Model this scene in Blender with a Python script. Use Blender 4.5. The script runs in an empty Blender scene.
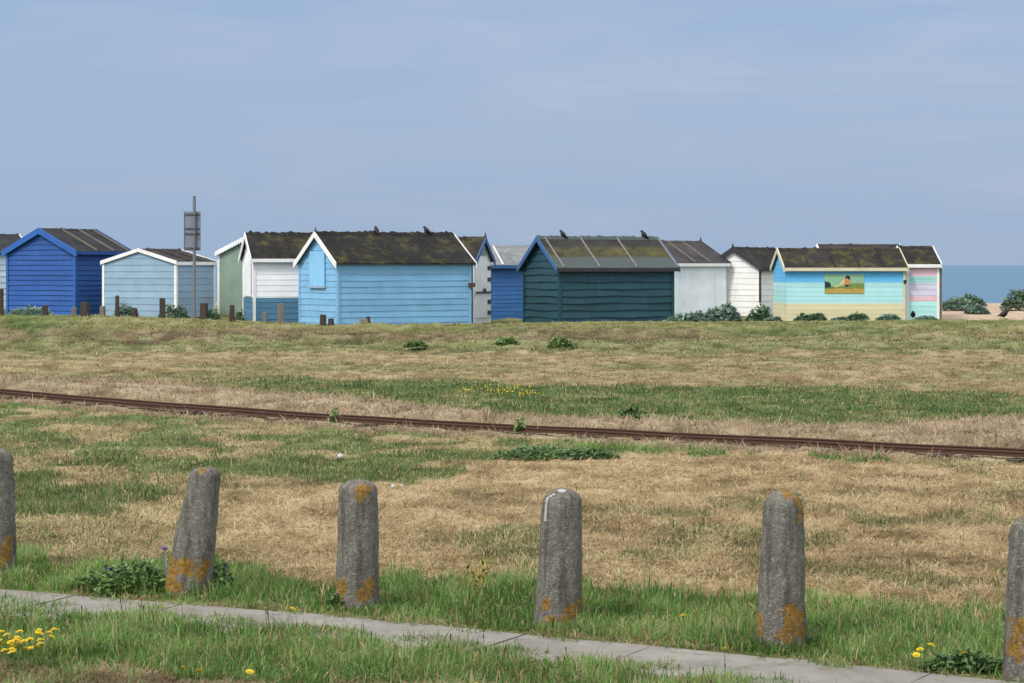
import bpy, math, random
import numpy as np
from mathutils import Vector, Matrix

random.seed(7)
rng = np.random.default_rng(11)
scene = bpy.context.scene
COL = scene.collection

# ------------------------------------------------------------------ camera numbers (used to size things)
W, H = 1024, 683
F = 2100.0            # focal length in pixels
EYE = 1.65
HOR = 265.0           # row of the horizon

def wx(px, Y): return (px - 512.0) / F * Y
def wz(py, Y): return EYE - (py - HOR) * Y / F

# ------------------------------------------------------------------ noise
def _hash(ix, iy, s):
    h = (ix.astype(np.int64) * 374761393 + iy.astype(np.int64) * 668265263 + s * 1442695041) & 0xffffffff
    h = ((h ^ (h >> 13)) * 1274126177) & 0xffffffff
    h = h ^ (h >> 16)
    return (h & 0xffff) / 65535.0

def vnoise(x, y, s=0):
    x = np.asarray(x, float); y = np.asarray(y, float)
    ix = np.floor(x); iy = np.floor(y)
    fx = x - ix; fy = y - iy
    fx = fx * fx * (3 - 2 * fx); fy = fy * fy * (3 - 2 * fy)
    a = _hash(ix, iy, s); b = _hash(ix + 1, iy, s); c = _hash(ix, iy + 1, s); d = _hash(ix + 1, iy + 1, s)
    return (a * (1 - fx) + b * fx) * (1 - fy) + (c * (1 - fx) + d * fx) * fy

def fbm(x, y, s=0, o=4):
    t = 0; a = .5; n = 0
    for k in range(o):
        t = t + a * vnoise(x * 2 ** k, y * 2 ** k, s + k * 17); n += a; a *= .55
    return t / n

def sstep(a, b, x):
    t = np.clip((x - a) / (b - a), 0, 1)
    return t * t * (3 - 2 * t)

# ------------------------------------------------------------------ terrain
TRK = np.polyfit([-60, 0, 120, 280, 440, 600, 740, 880, 1024, 1100], [388, 393.5, 404, 416.5, 427, 436, 443, 449, 456.5, 461], 3)
def trk_py(px): return np.polyval(TRK, px)

def zground(x, y):
    x = np.asarray(x, float); y = np.asarray(y, float)
    p57 = x * F / 57.0 + 512
    zt = np.interp(p57, [-500, 60, 200, 350, 600, 900, 1500], [.32, .30, .22, .05, .08, .12, .16])
    ed = np.interp(p57, [-500, 60, 350, 600, 900, 1500], [57.5, 57, 55.5, 58, 58.5, 58.5])
    field = np.interp(y, [-50, 12, 20, 30, 46, 200], [0, 0, -.06, -.12, -.15, -.15])
    t = sstep(0, 1, (y - 46.5) / (ed - 46.5))
    t = np.where(y > 46.5, .25 * np.clip((y - 46.5) / (ed - 46.5), 0, 1) + .75 * sstep(.15, 1, (y - 46.5) / (ed - 46.5)), 0)
    z = field * (1 - t) + (zt - .02) * t - .13 * sstep(.3, 2.6, y - ed) * (1 - sstep(61, 64, y) * sstep(12, 13.5, x))
    z = z + np.where(y > 62, np.interp(y, [62, 71, 76, 105, 135], [0, .2, .16, -3.6, -6]), 0)
    # lumps
    z = z + (fbm(x * .35, y * .35, 3, 3) - .5) * .10 * sstep(11, 18, y) * (1 - sstep(56, 62, y))
    return z

def relief(x, y, G, path, beach):
    z0 = zground(x, y); qx = px_of(x, y); qy = py_of(y, z0)
    hay = sstep(0, 7, qy - l_v(qx)) * sstep(0, 6, trk_py(qx) - 5 - qy) * (.05 + .05 * vnoise(x * 1.3, y * 1.3, 33))
    return hay + relief0(x, y, G, path, beach)
def relief0(x, y, G, path, beach):
    a = fbm(x * 5, y * 4, 77, 3) - .5
    b = fbm(x * 2.6, y * 5.5, 78, 3) - .5
    rg = sstep(13, 40, y)
    bankl = (fbm(x * .55, y * .8, 83, 3) - .5) * .30 * sstep(41, 46, y) * (1 - sstep(54.5, 57, y))
    return bankl + np.where(path, 0, np.where(beach, a * .03, a * (.03 + .015 * G) + b * (1 - G) * (.085 + .05 * rg))) * np.clip((y - 5) / 2, 0, 1)

def px_of(x, y):
    yy = np.maximum(np.asarray(y, float), 2.0)
    return np.asarray(x, float) / yy * F + 512
def py_of(y, z):
    yy = np.maximum(np.asarray(y, float), 2.0)
    return HOR + F * (EYE - z) / yy

def solve_Y(px, py):
    """distance at which a sight line meets the ground"""
    px = np.asarray(px, float); py = np.asarray(py, float)
    Y = F * EYE / (py - HOR)
    for _ in range(12):
        z = zground((px - 512) / F * Y, Y)
        Y = .5 * Y + .5 * F * (EYE - z) / (py - HOR)
    return Y

def ground_pt(px, py):
    Y = float(solve_Y(px, py)); X = wx(px, Y)
    return X, Y, float(zground(X, Y))

# zone lines, as rows over columns
def l_near(px): return np.interp(px, [-200, 0, 150, 330, 520, 700, 1100], [660, 665, 673, 684, 705, 735, 765])
def l_pfar(px): return np.interp(px, [-200, 0, 300, 500, 750, 1000, 1200], [575, 592, 614, 634, 657, 683, 705])
def l_pnear(px): return np.interp(px, [-200, 0, 250, 500, 740, 1000, 1200], [592, 609, 632, 658, 693, 735, 775])
def l_b2(px): return np.interp(px, [-200, 0, 170, 300, 450, 600, 700, 760, 850, 1024, 1200], [545, 550, 560, 570, 577, 590, 597, 602, 606, 622, 640])
def l_b3(px): return np.interp(px, [-200, 0, 100, 200, 300, 400, 480, 600, 700, 850, 1200], [525, 522, 515, 492, 484, 480, 466, 456, 450, 452, 468])
def l_v(px): return np.interp(px, [-200, 0, 150, 270, 400, 512, 700, 850, 950, 1024, 1200], [372, 377, 384, 394, 405, 416, 425, 429, 424, 418, 415])
def l_gt(px): return np.interp(px, [-200, 100, 200, 300, 400, 512, 700, 850, 1024, 1200], [385, 386, 380, 377, 380, 384, 386, 388, 394, 396])

# palette (base colours, linear)
C_GREEN = np.array([[.040, .082, .019], [.068, .122, .029], [.108, .170, .047], [.175, .230, .085]])
C_LUSH = np.array([[.052, .120, .022], [.090, .190, .036], [.155, .278, .064], [.265, .370, .125]])
C_STRAW = np.array([[.20, .145, .072], [.33, .238, .125], [.45, .335, .185], [.56, .44, .265]])
C_PINK = np.array([[.18, .125, .078], [.28, .203, .128], [.38, .285, .185], [.48, .38, .265]])
C_YEL = np.array([[.20, .18, .065], [.28, .25, .10], [.35, .315, .14], [.42, .38, .20]])
C_BROWN = np.array([[.12, .080, .046], [.21, .145, .085], [.30, .215, .13], [.40, .30, .19]])

def zone(x, y):
    """G = share of green, pal = which dry palette, lush = which green, hg / hs = green / straw length, dens"""
    z = zground(x, y)
    px = px_of(x, y); py = py_of(y, z)
    n1 = fbm(x * 1.7, y * 1.1, 21, 3); n2 = fbm(x * .45, y * .3, 41, 3); n3 = fbm(x * 4, y * 2.5, 61, 2)
    sc = np.clip((py - 300) / 250, .12, 1.0)
    j = py + ((n1 - .5) * 42 + (n3 - .5) * 16) * sc
    shp = np.shape(px)
    G = np.full(shp, .9); pal = np.zeros(shp, int); lush = np.ones(shp, int)
    hg = np.full(shp, .085); hs = np.full(shp, .07); dens = np.ones(shp)
    def put(m, g, p, l, a, b, dn):
        G[m] = (g * np.ones(shp))[m]; pal[m] = (p * np.ones(shp, int))[m]; lush[m] = l; hg[m] = a; hs[m] = b; dens[m] = dn
    pat = sstep(.52, .66, n1)
    pat2 = sstep(.50, .64, n2)
    tr = trk_py(px)
    near = j > l_near(px)
    put(near, .12 + .2 * pat, 3, 1, .05, .07, 1.0)
    path = (py > l_pfar(px)) & (py < l_pnear(px))
    over = np.where(path, (py > l_pnear(px) - 3 - 13 * np.clip(fbm(x * 3.5, y * 3.5, 55, 3) - .38, 0, 1) / .3) | (py < l_pfar(px) + 5 * np.clip(fbm(x * 4.5, y * 4.5, 56, 3) - .42, 0, 1) / .3), False)
    B = (~near) & (py >= l_pnear(px) - 30)
    put(B, .88 - .25 * pat, 0, 1, .052, .055, 1.0)
    C = (py <= l_pfar(px)) & (j > l_b2(px))
    put(C, .88 - .42 * pat * sstep(250, 900, px), 0, 1, .056, .06, 1.0)
    edge = C & (py > l_pfar(px) - 4)
    put(edge, .35, 3, 1, .03, .04, .8)
    D = (py <= l_pfar(px)) & (j <= l_b2(px)) & (j > l_b3(px))
    put(D, .05 + .42 * pat2 * sstep(.45, .6, n1) + .30 * (1 - sstep(0, 330, px)), 0, 0, .04, .06, 1.0)
    E = (j <= l_b3(px)) & (j > tr + 9) & (py <= l_pfar(px))
    put(E, .84 - .60 * sstep(.50, .62, n1) - .5 * sstep(640, 760, px), 0, 0, .055, .06, 1.0)
    lv = l_v(px)
    jv = py + (n1 - .5) * 16 * sc + (n3 - .5) * 6
    Fm = (j <= tr + 9) & (jv > lv) & (py <= tr + 9)
    put(Fm, .05 + .15 * pat, 1, 0, .05, .092, 1.0)
    strip = np.abs(py - tr - 1.0) < 4.6
    put(strip, .15, 1, 0, .035, .04, .5)
    lg = l_gt(px)
    jg = py + (n1 - .5) * 14 + (n3 - .5) * 5
    Hm = (jv <= lv) & (jg > lg)
    put(Hm, (.96 - .25 * pat) * (.12 + .88 * sstep(90, 330, px)), 0, 0, .085, .07, 1.0)
    I = (jv <= lv) & (jg <= lg) & (jg > 352)
    put(I, .17 + .28 * pat2, 0, 0, .05, .075, 1.0)
    J = (jv <= lv) & (jg <= 352) & (jg > 341)
    put(J, .62 + .1 * pat, 0, 0, .07, .08, 1.0)
    K = (jg <= 341) & (jg > 329)
    kg = np.interp(px, [0, 350, 650, 800, 1024], [.16, .24, .34, .5, .42])
    put(K, kg + .35 * sstep(.55, .66, n2), np.where(px < 700, 3, 0), 0, .06, .10, 1.0)
    L = (jg <= 329)
    put(L, np.interp(px, [0, 10, 30, 75, 100, 600, 800, 1024], [.5, .8, .85, .6, .25, .32, .55, .5]), 2, 0, .055, .06, 1.0)
    beach = y > np.where(px > 925, 61.5, 72.0) + (n1 - .5) * 3
    put(beach, .0, 1, 0, .05, .05, .0)
    dens = np.where(path & ~over, 0.0, dens); hg = np.where(over, .035, hg)
    return dict(px=px, py=py, z=z, G=np.clip(G, 0, 1), pal=pal, lush=lush, hg=hg, hs=hs, dens=dens, path=path, beach=beach, n1=n1, n2=n2, n3=n3, strip=strip)

PALS = np.stack([C_STRAW, C_PINK, C_YEL, C_BROWN])
GPAL = np.stack([C_GREEN, C_LUSH])

# ------------------------------------------------------------------ material helpers
def new_mat(name):
    m = bpy.data.materials.new(name); m.use_nodes = True
    nt = m.node_tree; nt.nodes.clear()
    out = nt.nodes.new('ShaderNodeOutputMaterial')
    b = nt.nodes.new('ShaderNodeBsdfPrincipled')
    nt.links.new(b.outputs[0], out.inputs[0])
    b.inputs['Specular IOR Level'].default_value = .3
    return m, nt, b, out
def N(nt, t, **kw):
    n = nt.nodes.new(t)
    for k, v in kw.items(): setattr(n, k, v)
    return n
def noise(nt, vec, scale, detail=4, rough=.55, dist=0):
    n = N(nt, 'ShaderNodeTexNoise'); n.inputs['Scale'].default_value = scale
    n.inputs['Detail'].default_value = detail; n.inputs['Roughness'].default_value = rough; n.inputs['Distortion'].default_value = dist
    if vec is not None: nt.links.new(vec, n.inputs['Vector'])
    return n.outputs[0]
def ramp(nt, fac, stops, interp='LINEAR'):
    r = N(nt, 'ShaderNodeValToRGB'); r.color_ramp.interpolation = interp
    e = r.color_ramp.elements
    while len(e) < len(stops): e.new(.5)
    for k, (p, c) in enumerate(stops):
        e[k].position = p
        e[k].color = (c, c, c, 1) if isinstance(c, (int, float)) else (*c, 1)
    nt.links.new(fac, r.inputs[0]); return r.outputs[0]
def mix(nt, fac, a, b, mode='MIX'):
    m = N(nt, 'ShaderNodeMix', data_type='RGBA', blend_type=mode)
    for s, v in ((m.inputs[0], fac), (m.inputs[6], a), (m.inputs[7], b)):
        if isinstance(v, bpy.types.NodeSocket): nt.links.new(v, s)
        elif isinstance(v, (int, float)): s.default_value = v
        else: s.default_value = (*v, 1)
    return m.outputs[2]
def mth(nt, op, a, b=0.0, clamp=False):
    m = N(nt, 'ShaderNodeMath', operation=op); m.use_clamp = clamp
    for k, v in enumerate((a, b)):
        if isinstance(v, bpy.types.NodeSocket): nt.links.new(v, m.inputs[k])
        else: m.inputs[k].default_value = v
    return m.outputs[0]
def bump(nt, b, h, strength=.3, dist=.01):
    n = N(nt, 'ShaderNodeBump'); n.inputs['Strength'].default_value = strength; n.inputs['Distance'].default_value = dist
    nt.links.new(h, n.inputs['Height']); nt.links.new(n.outputs[0], b.inputs['Normal'])
def objco(nt): return N(nt, 'ShaderNodeTexCoord').outputs['Object']
def mapping(nt, v, sc):
    m = N(nt, 'ShaderNodeMapping'); m.inputs['Scale'].default_value = sc; nt.links.new(v, m.inputs['Vector']); return m.outputs[0]

def paint(name, col, grime=.35, rough=.55, var=.18, wood=True):
    """weathered paint on boards: board to board tint, streaky dirt, chips showing grey wood"""
    m, nt, b, _ = new_mat(name)
    v = objco(nt)
    att = N(nt, 'ShaderNodeAttribute', attribute_name='tint').outputs['Fac']
    n1 = noise(nt, v, 2.3, 5); n2 = noise(nt, mapping(nt, v, (3, 3, 22)), 1.5, 4)
    k = mth(nt, 'ADD', mth(nt, 'MULTIPLY', mth(nt, 'SUBTRACT', att, .5), var), mth(nt, 'MULTIPLY', mth(nt, 'SUBTRACT', n1, .5), .46))
    c = mix(nt, mth(nt, 'ADD', k, 1.0), (0, 0, 0), col, 'MIX')
    mm = [n for n in nt.nodes if n.bl_idname == 'ShaderNodeMix'][-1]; mm.clamp_factor = False
    dirt = ramp(nt, n2, [(.52, 0.0), (.74, grime)])
    c = mix(nt, dirt, c, tuple(.35 * x + .06 for x in col))
    stk = ramp(nt, noise(nt, mapping(nt, v, (7, 7, .7)), 1.6, 5, .7), [(.50, 0.0), (.70, grime * .9)])
    c = mix(nt, stk, c, tuple(.55 * x + .10 for x in col))
    chips = ramp(nt, noise(nt, mapping(nt, v, (1, 1, 3)), 14, 5, .7), [(.71, 0.0), (.74, .55 if wood else 0.0)])
    c = mix(nt, chips, c, (.26, .235, .20))
    nt.links.new(c, b.inputs['Base Color'])
    b.inputs['Roughness'].default_value = rough
    bump(nt, b, noise(nt, mapping(nt, v, (4, 4, 40)), 3, 3), .25, .004)
    return m

def banded(name, bands, grime=.25):
    """boards painted in horizontal bands: bands = [(z_top, colour)] from the ground up"""
    m, nt, b, _ = new_mat(name)
    v = objco(nt)
    sep = N(nt, 'ShaderNodeSeparateXYZ'); nt.links.new(v, sep.inputs[0])
    zz = mth(nt, 'ADD', sep.outputs[2], mth(nt, 'MULTIPLY', mth(nt, 'SUBTRACT', noise(nt, v, 9, 3), .5), .012))
    stops = []; prev = 0.0
    top = bands[-1][0]
    for zt, c in bands:
        stops.append((max(0, prev / top), c)); prev = zt
    c = ramp(nt, mth(nt, 'DIVIDE', zz, top), stops, 'CONSTANT')
    att = N(nt, 'ShaderNodeAttribute', attribute_name='tint').outputs['Fac']
    n1 = noise(nt, v, 2.3, 5)
    k = mth(nt, 'ADD', mth(nt, 'ADD', mth(nt, 'MULTIPLY', mth(nt, 'SUBTRACT', att, .5), .14), mth(nt, 'MULTIPLY', mth(nt, 'SUBTRACT', n1, .5), .25)), 1.0)
    c2 = mix(nt, 1.0, c, (1, 1, 1), 'MULTIPLY')
    mmn = nt.nodes[-1]
    nt.links.new(k, mmn.inputs[7])
    dirt = ramp(nt, noise(nt, mapping(nt, v, (3, 3, 22)), 1.5, 4), [(.55, 0.0), (.76, grime)])
    c3 = mix(nt, dirt, c2, (.20, .19, .16))
    nt.links.new(c3, b.inputs['Base Color']); b.inputs['Roughness'].default_value = .6
    return m

def felt(name, base, moss=.4, gritty=.4, mosscol=(.085, .080, .022), grit=(.12, .11, .09), upper=None, lowcol=None):
    m, nt, b, _ = new_mat(name)
    v = objco(nt)
    n1 = noise(nt, v, 1.6, 6, .6); n2 = noise(nt, v, 9, 5, .7); n3 = noise(nt, v, 60, 2)
    c = mix(nt, ramp(nt, n1, [(.3, 0.0), (.7, 1.0)]), tuple(x * .7 for x in base), tuple(min(1, x * 1.5) for x in base))
    c = mix(nt, ramp(nt, n2, [(.55, 0.0), (.72, gritty)]), c, tuple(.65 * x for x in grit))
    c = mix(nt, ramp(nt, noise(nt, v, 28, 4, .7), [(.52, 0.0), (.62, .5)]), c, (.012, .012, .012))
    mk = mth(nt, 'ADD', mth(nt, 'MULTIPLY', n1, .6), mth(nt, 'MULTIPLY', n2, .4))
    mk = ramp(nt, noise(nt, v, 2.6, 10, .74), [(.60 - .25 * moss, 0.0), (.84 - .22 * moss, .8)])
    if upper is not None:
        at = N(nt, 'ShaderNodeAttribute', attribute_name='slope').outputs['Fac']
        at2 = mth(nt, 'ADD', at, mth(nt, 'MULTIPLY', mth(nt, 'SUBTRACT', n2, .5), .25))
        # band of yellow moss on the middle of the slope, bare grey felt below it
        lo, hi = upper
        up = ramp(nt, at2, [(max(0, lo - .06), 0.0), (lo + .02, 1.0), (hi, 1.0), (min(1, hi + .12), 0.0)])
        mk = mth(nt, 'MULTIPLY', mk, up)
        if lowcol is not None:
            low = ramp(nt, at2, [(max(0, lo - .05), 1.0), (lo + .02, 0.0)])
            c = mix(nt, low, c, lowcol)
    c = mix(nt, mk, c, mix(nt, n2, mosscol, tuple(x * 1.9 for x in mosscol)))
    nt.links.new(c, b.inputs['Base Color']); b.inputs['Roughness'].default_value = .95; b.inputs['Specular IOR Level'].default_value = .12
    bump(nt, b, mth(nt, 'ADD', n2, mth(nt, 'MULTIPLY', n3, .4)), .5, .012)
    return m

def plain(name, col, rough=.7, var=.3, scale=6, metallic=0):
    m, nt, b, _ = new_mat(name)
    v = objco(nt)
    c = mix(nt, noise(nt, v, scale, 5, .65), tuple(x * (1 - var) for x in col), tuple(min(1, x * (1 + var)) for x in col))
    nt.links.new(c, b.inputs['Base Color']); b.inputs['Roughness'].default_value = rough
    b.inputs['Metallic'].default_value = metallic
    bump(nt, b, noise(nt, v, scale * 6, 4), .3, .006)
    return m

def leafmat(name, attr='Col', transl=.3, rough=.6):
    m, nt, b, out = new_mat(name)
    a = N(nt, 'ShaderNodeAttribute', attribute_name=attr)
    nt.links.new(a.outputs['Color'], b.inputs['Base Color']); b.inputs['Roughness'].default_value = rough
    b.inputs['Specular IOR Level'].default_value = .25
    t = N(nt, 'ShaderNodeBsdfTranslucent'); nt.links.new(a.outputs['Color'], t.inputs[0])
    mx = N(nt, 'ShaderNodeMixShader'); mx.inputs[0].default_value = transl
    nt.links.new(b.outputs[0], mx.inputs[1]); nt.links.new(t.outputs[0], mx.inputs[2]); nt.links.new(mx.outputs[0], out.inputs[0])
    return m

# ------------------------------------------------------------------ mesh helpers
class MB:
    def __init__(s): s.v = []; s.f = []; s.t = []; s.mi = []; s.cur = 0; s.slope = []
    def vert(s, p, tint=.5, slope=0.0):
        s.v.append(tuple(p)); s.t.append(tint); s.slope.append(slope); return len(s.v) - 1
    def face(s, idx): s.f.append(tuple(idx)); s.mi.append(s.cur)
    def quad(s, a, b, c, d, tint=.5): s.face([s.vert(p, tint) for p in (a, b, c, d)])
    def obox(s, o, ax, ay, az, tint=.5):
        """box from corner o with edge vectors"""
        o, ax, ay, az = map(Vector, (o, ax, ay, az))
        p = [o, o + ax, o + ax + ay, o + ay]; p += [q + az for q in p]
        i = [s.vert(q, tint) for q in p]
        if ax.cross(ay).dot(az) > 0: fs = [(3, 2, 1, 0), (4, 5, 6, 7), (0, 1, 5, 4), (1, 2, 6, 5), (2, 3, 7, 6), (3, 0, 4, 7)]
        else: fs = [(0, 1, 2, 3), (7, 6, 5, 4), (4, 5, 1, 0), (5, 6, 2, 1), (6, 7, 3, 2), (7, 4, 0, 3)]
        for f in fs: s.face([i[k] for k in f])
    def box(s, lo, hi, tint=.5):
        lo, hi = Vector(lo), Vector(hi); d = hi - lo
        s.obox(lo, (d.x, 0, 0), (0, d.y, 0), (0, 0, d.z), tint)
    def loft(s, rings, cap=True):
        """rings: list of lists of points"""
        idx = [[s.vert(p) for p in r] for r in rings]
        n = len(idx[0])
        for a, b in zip(idx, idx[1:]):
            for k in range(n): s.face((a[k], a[(k + 1) % n], b[(k + 1) % n], b[k]))
        if cap: s.face(list(reversed(idx[0]))); s.face(idx[-1])
    def build(s, name, mat, parent=None, loc=(0, 0, 0), smooth=False):
        me = bpy.data.meshes.new(name); me.from_pydata(s.v, [], s.f)
        a = me.attributes.new('tint', 'FLOAT', 'POINT'); a.data.foreach_set('value', s.t)
        if any(s.slope):
            a = me.attributes.new('slope', 'FLOAT', 'POINT'); a.data.foreach_set('value', s.slope)
        mats = mat if isinstance(mat, (list, tuple)) else [mat]
        for m in mats: me.materials.append(m)
        if len(mats) > 1: me.polygons.foreach_set('material_index', s.mi)
        if smooth: me.polygons.foreach_set('use_smooth', [True] * len(s.f))
        me.update()
        o = bpy.data.objects.new(name, me); COL.objects.link(o); o.location = loc
        if parent is not None: o.parent = parent
        return o

def tag(o, label=None, cat=None, group=None, kind=None):
    if label: o['label'] = label
    if cat: o['category'] = cat
    if group: o['group'] = group
    if kind: o['kind'] = kind
    return o
def empty(name, loc, rz=0.0):
    o = bpy.data.objects.new(name, None); COL.objects.link(o); o.location = loc; o.rotation_euler = (0, 0, rz)
    o.empty_display_size = .2; return o
def copy_tree(o, parent=None):
    c = o.copy(); COL.objects.link(c); c.parent = parent
    for ch in o.children: copy_tree(ch, c)
    return c

def np_mesh(name, verts, loops, starts, mat, cols=None, smooth=False):
    me = bpy.data.meshes.new(name)
    nv = len(verts); me.vertices.add(nv); me.vertices.foreach_set('co', verts.astype(np.float32).ravel())
    me.loops.add(len(loops)); me.loops.foreach_set('vertex_index', loops.astype(np.int32))
    me.polygons.add(len(starts)); me.polygons.foreach_set('loop_start', starts.astype(np.int32))
    if smooth: me.polygons.foreach_set('use_smooth', np.ones(len(starts), bool))
    me.update(calc_edges=True)
    if cols is not None:
        a = me.attributes.new('Col', 'FLOAT_COLOR', 'POINT')
        a.data.foreach_set('color', np.concatenate([cols, np.ones((nv, 1))], 1).astype(np.float32).ravel())
    me.materials.append(mat)
    o = bpy.data.objects.new(name, me); COL.objects.link(o)
    return o

# ------------------------------------------------------------------ world, sun, camera
SUN = Vector((-.62, -.78, 1.12)).normalized()
world = bpy.data.worlds.new('World'); scene.world = world; world.use_nodes = True
nt = world.node_tree; nt.nodes.clear()
wo = N(nt, 'ShaderNodeOutputWorld'); bg = N(nt, 'ShaderNodeBackground')
sky = N(nt, 'ShaderNodeTexSky'); sky.sky_type = 'NISHITA'; sky.sun_disc = False
sky.sun_elevation = math.asin(SUN.z); sky.sun_rotation = math.atan2(SUN.x, SUN.y)
sky.air_density = 1.2; sky.dust_density = 2.5; sky.ozone_density = 2.0
tc = N(nt, 'ShaderNodeTexCoord').outputs['Generated']
sp = N(nt, 'ShaderNodeSeparateXYZ'); nt.links.new(tc, sp.inputs[0])
# thin high haze: blue-grey low down, whiter overhead
hz = ramp(nt, mth(nt, 'MAXIMUM', sp.outputs[2], 0.0), [(0, (3.95, 5.3, 7.4)), (.06, (3.75, 5.1, 7.35)), (.16, (3.5, 4.85, 7.35)), (.40, (11.0, 11.6, 12.4)), (1, (14.6, 14.7, 14.7))])
cl = noise(nt, mapping(nt, tc, (2.2, 2.2, 14)), 2.0, 6, .6, .6)
clk = ramp(nt, cl, [(.48, 0.0), (.72, .36)])
hz = mix(nt, clk, hz, (6.1, 6.3, 7.7))
dp = N(nt, 'ShaderNodeVectorMath', operation='DOT_PRODUCT'); nt.links.new(tc, dp.inputs[0]); dp.inputs[1].default_value = SUN
glow = ramp(nt, dp.outputs['Value'], [(.15, 1.0), (.95, 1.0)]); gr_ = nt.nodes[-1].color_ramp
gr_.elements[0].color = (1, 1, 1, 1); gr_.elements[1].color = (1.75, 1.70, 1.62, 1)
hz = mix(nt, 1.0, hz, glow, 'MULTIPLY')
skm = mix(nt, .82, sky.outputs[0], hz)
nt.links.new(skm, bg.inputs[0]); bg.inputs[1].default_value = .09
nt.links.new(bg.outputs[0], wo.inputs[0])

sd = bpy.data.lights.new('sun', 'SUN'); sd.energy = 2.0; sd.angle = math.radians(9); sd.color = (1, .95, .87)
so = bpy.data.objects.new('sun', sd); COL.objects.link(so); so.rotation_euler = SUN.to_track_quat('Z', 'Y').to_euler(); so.location = (-20, -8, 25)

cd = bpy.data.cameras.new('camera'); cam = bpy.data.objects.new('camera', cd); COL.objects.link(cam)
cam.location = (0, 0, EYE); cam.rotation_euler = (math.pi / 2, 0, 0)
cd.sensor_width = 36; cd.lens = F / W * 36; cd.shift_y = -(H / 2 - HOR) / W
cd.clip_start = .1; cd.clip_end = 60000
scene.camera = cam
vs = scene.view_settings; vs.view_transform = 'Standard'; vs.look = 'None'; vs.exposure = .15; vs.gamma = 1; vs.use_curve_mapping = False

# ------------------------------------------------------------------ ground sheet
def build_ground():
    rows_py = np.concatenate([np.linspace(720, 330, 430), np.linspace(329.6, 296, 110)])
    Yn = F * EYE / (rows_py - HOR)
    Ys = np.concatenate([[-60, -30, -12, -4, 0, 3, 5, 6.4], Yn, [110, 116, 125, 140]])
    u = np.concatenate([[-3.5, -2, -1.2, -.8, -.55, -.42], np.linspace(-.36, .36, 640), [.42, .55, .8, 1.2, 2, 3.5]])
    Yg, Ug = np.meshgrid(Ys, u, indexing='ij')
    Xg = Ug * np.maximum(Yg, 7.0)
    Zg = zground(Xg, Yg)
    zn = zone(Xg, Yg)
    fine = relief(Xg, Yg, zn['G'], zn['path'], zn['beach'])
    near_path = sstep(14, 0, np.abs(zn['py'] - l_pfar(zn['px']))) * (Yg < 13)
    Zg2 = Zg + fine * (1 - near_path) - np.where(zn['path'], .04, 0)
    # hay raked up along the far side of the track
    G = zn['G'][..., None]
    k = np.clip(.5 + (zn['n3'] - .5) * 1.6 + fine * 5, 0, 1)[..., None] * 3
    def pick(P, k):
        i = np.clip(np.floor(k[..., 0]).astype(int), 0, 2); f = (k[..., 0] - i)[..., None]
        return P[i] * (1 - f) + P[i + 1] * f
    dry = np.zeros(Xg.shape + (3,))
    for p in range(4):
        mk = zn['pal'] == p
        dry[mk] = pick(PALS[p], k)[mk]
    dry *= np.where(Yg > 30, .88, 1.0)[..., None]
    gr = np.where((zn['lush'] == 1)[..., None], pick(GPAL[1], k), pick(GPAL[0], k))
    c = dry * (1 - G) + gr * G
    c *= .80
    soil = np.array([.11, .085, .06])
    c = np.where(zn['path'][..., None], soil, c)
    sh = np.array([.42, .315, .235]) * (.75 + .5 * fbm(Xg * 6, Yg * 6, 5, 2))[..., None]
    c = np.where(zn['beach'][..., None], sh, c)
    nr, nc = Xg.shape
    V = np.stack([Xg, Yg, Zg2], -1).reshape(-1, 3)
    ii = np.arange(nr * nc).reshape(nr, nc)
    q = np.stack([ii[:-1, :-1], ii[:-1, 1:], ii[1:, 1:], ii[1:, :-1]], -1).reshape(-1, 4)
    m, nt, b, _ = new_mat('turf_soil')
    a = N(nt, 'ShaderNodeAttribute', attribute_name='Col').outputs['Color']
    v = objco(nt)
    n = noise(nt, v, 22, 5, .7); n2 = noise(nt, v, 70, 3, .6)
    kk = mth(nt, 'ADD', mth(nt, 'MULTIPLY', n, .9), .55)
    c2 = mix(nt, 1.0, a, (1, 1, 1), 'MULTIPLY'); nt.links.new(kk, nt.nodes[-1].inputs[7]) if False else None
    mm = [x for x in nt.nodes if x.bl_idname == 'ShaderNodeMix'][-1]; nt.links.new(kk, mm.inputs[7])
    nt.links.new(c2, b.inputs['Base Color']); b.inputs['Roughness'].default_value = .95; b.inputs['Specular IOR Level'].default_value = .1
    bump(nt, b, mth(nt, 'ADD', n, mth(nt, 'MULTIPLY', n2, .6)), .8, .03)
    o = np_mesh('ground', V, q.ravel(), np.arange(0, len(q) * 4, 4), m, c.reshape(-1, 3), True)
    tag(o, kind='structure')
build_ground()

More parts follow.
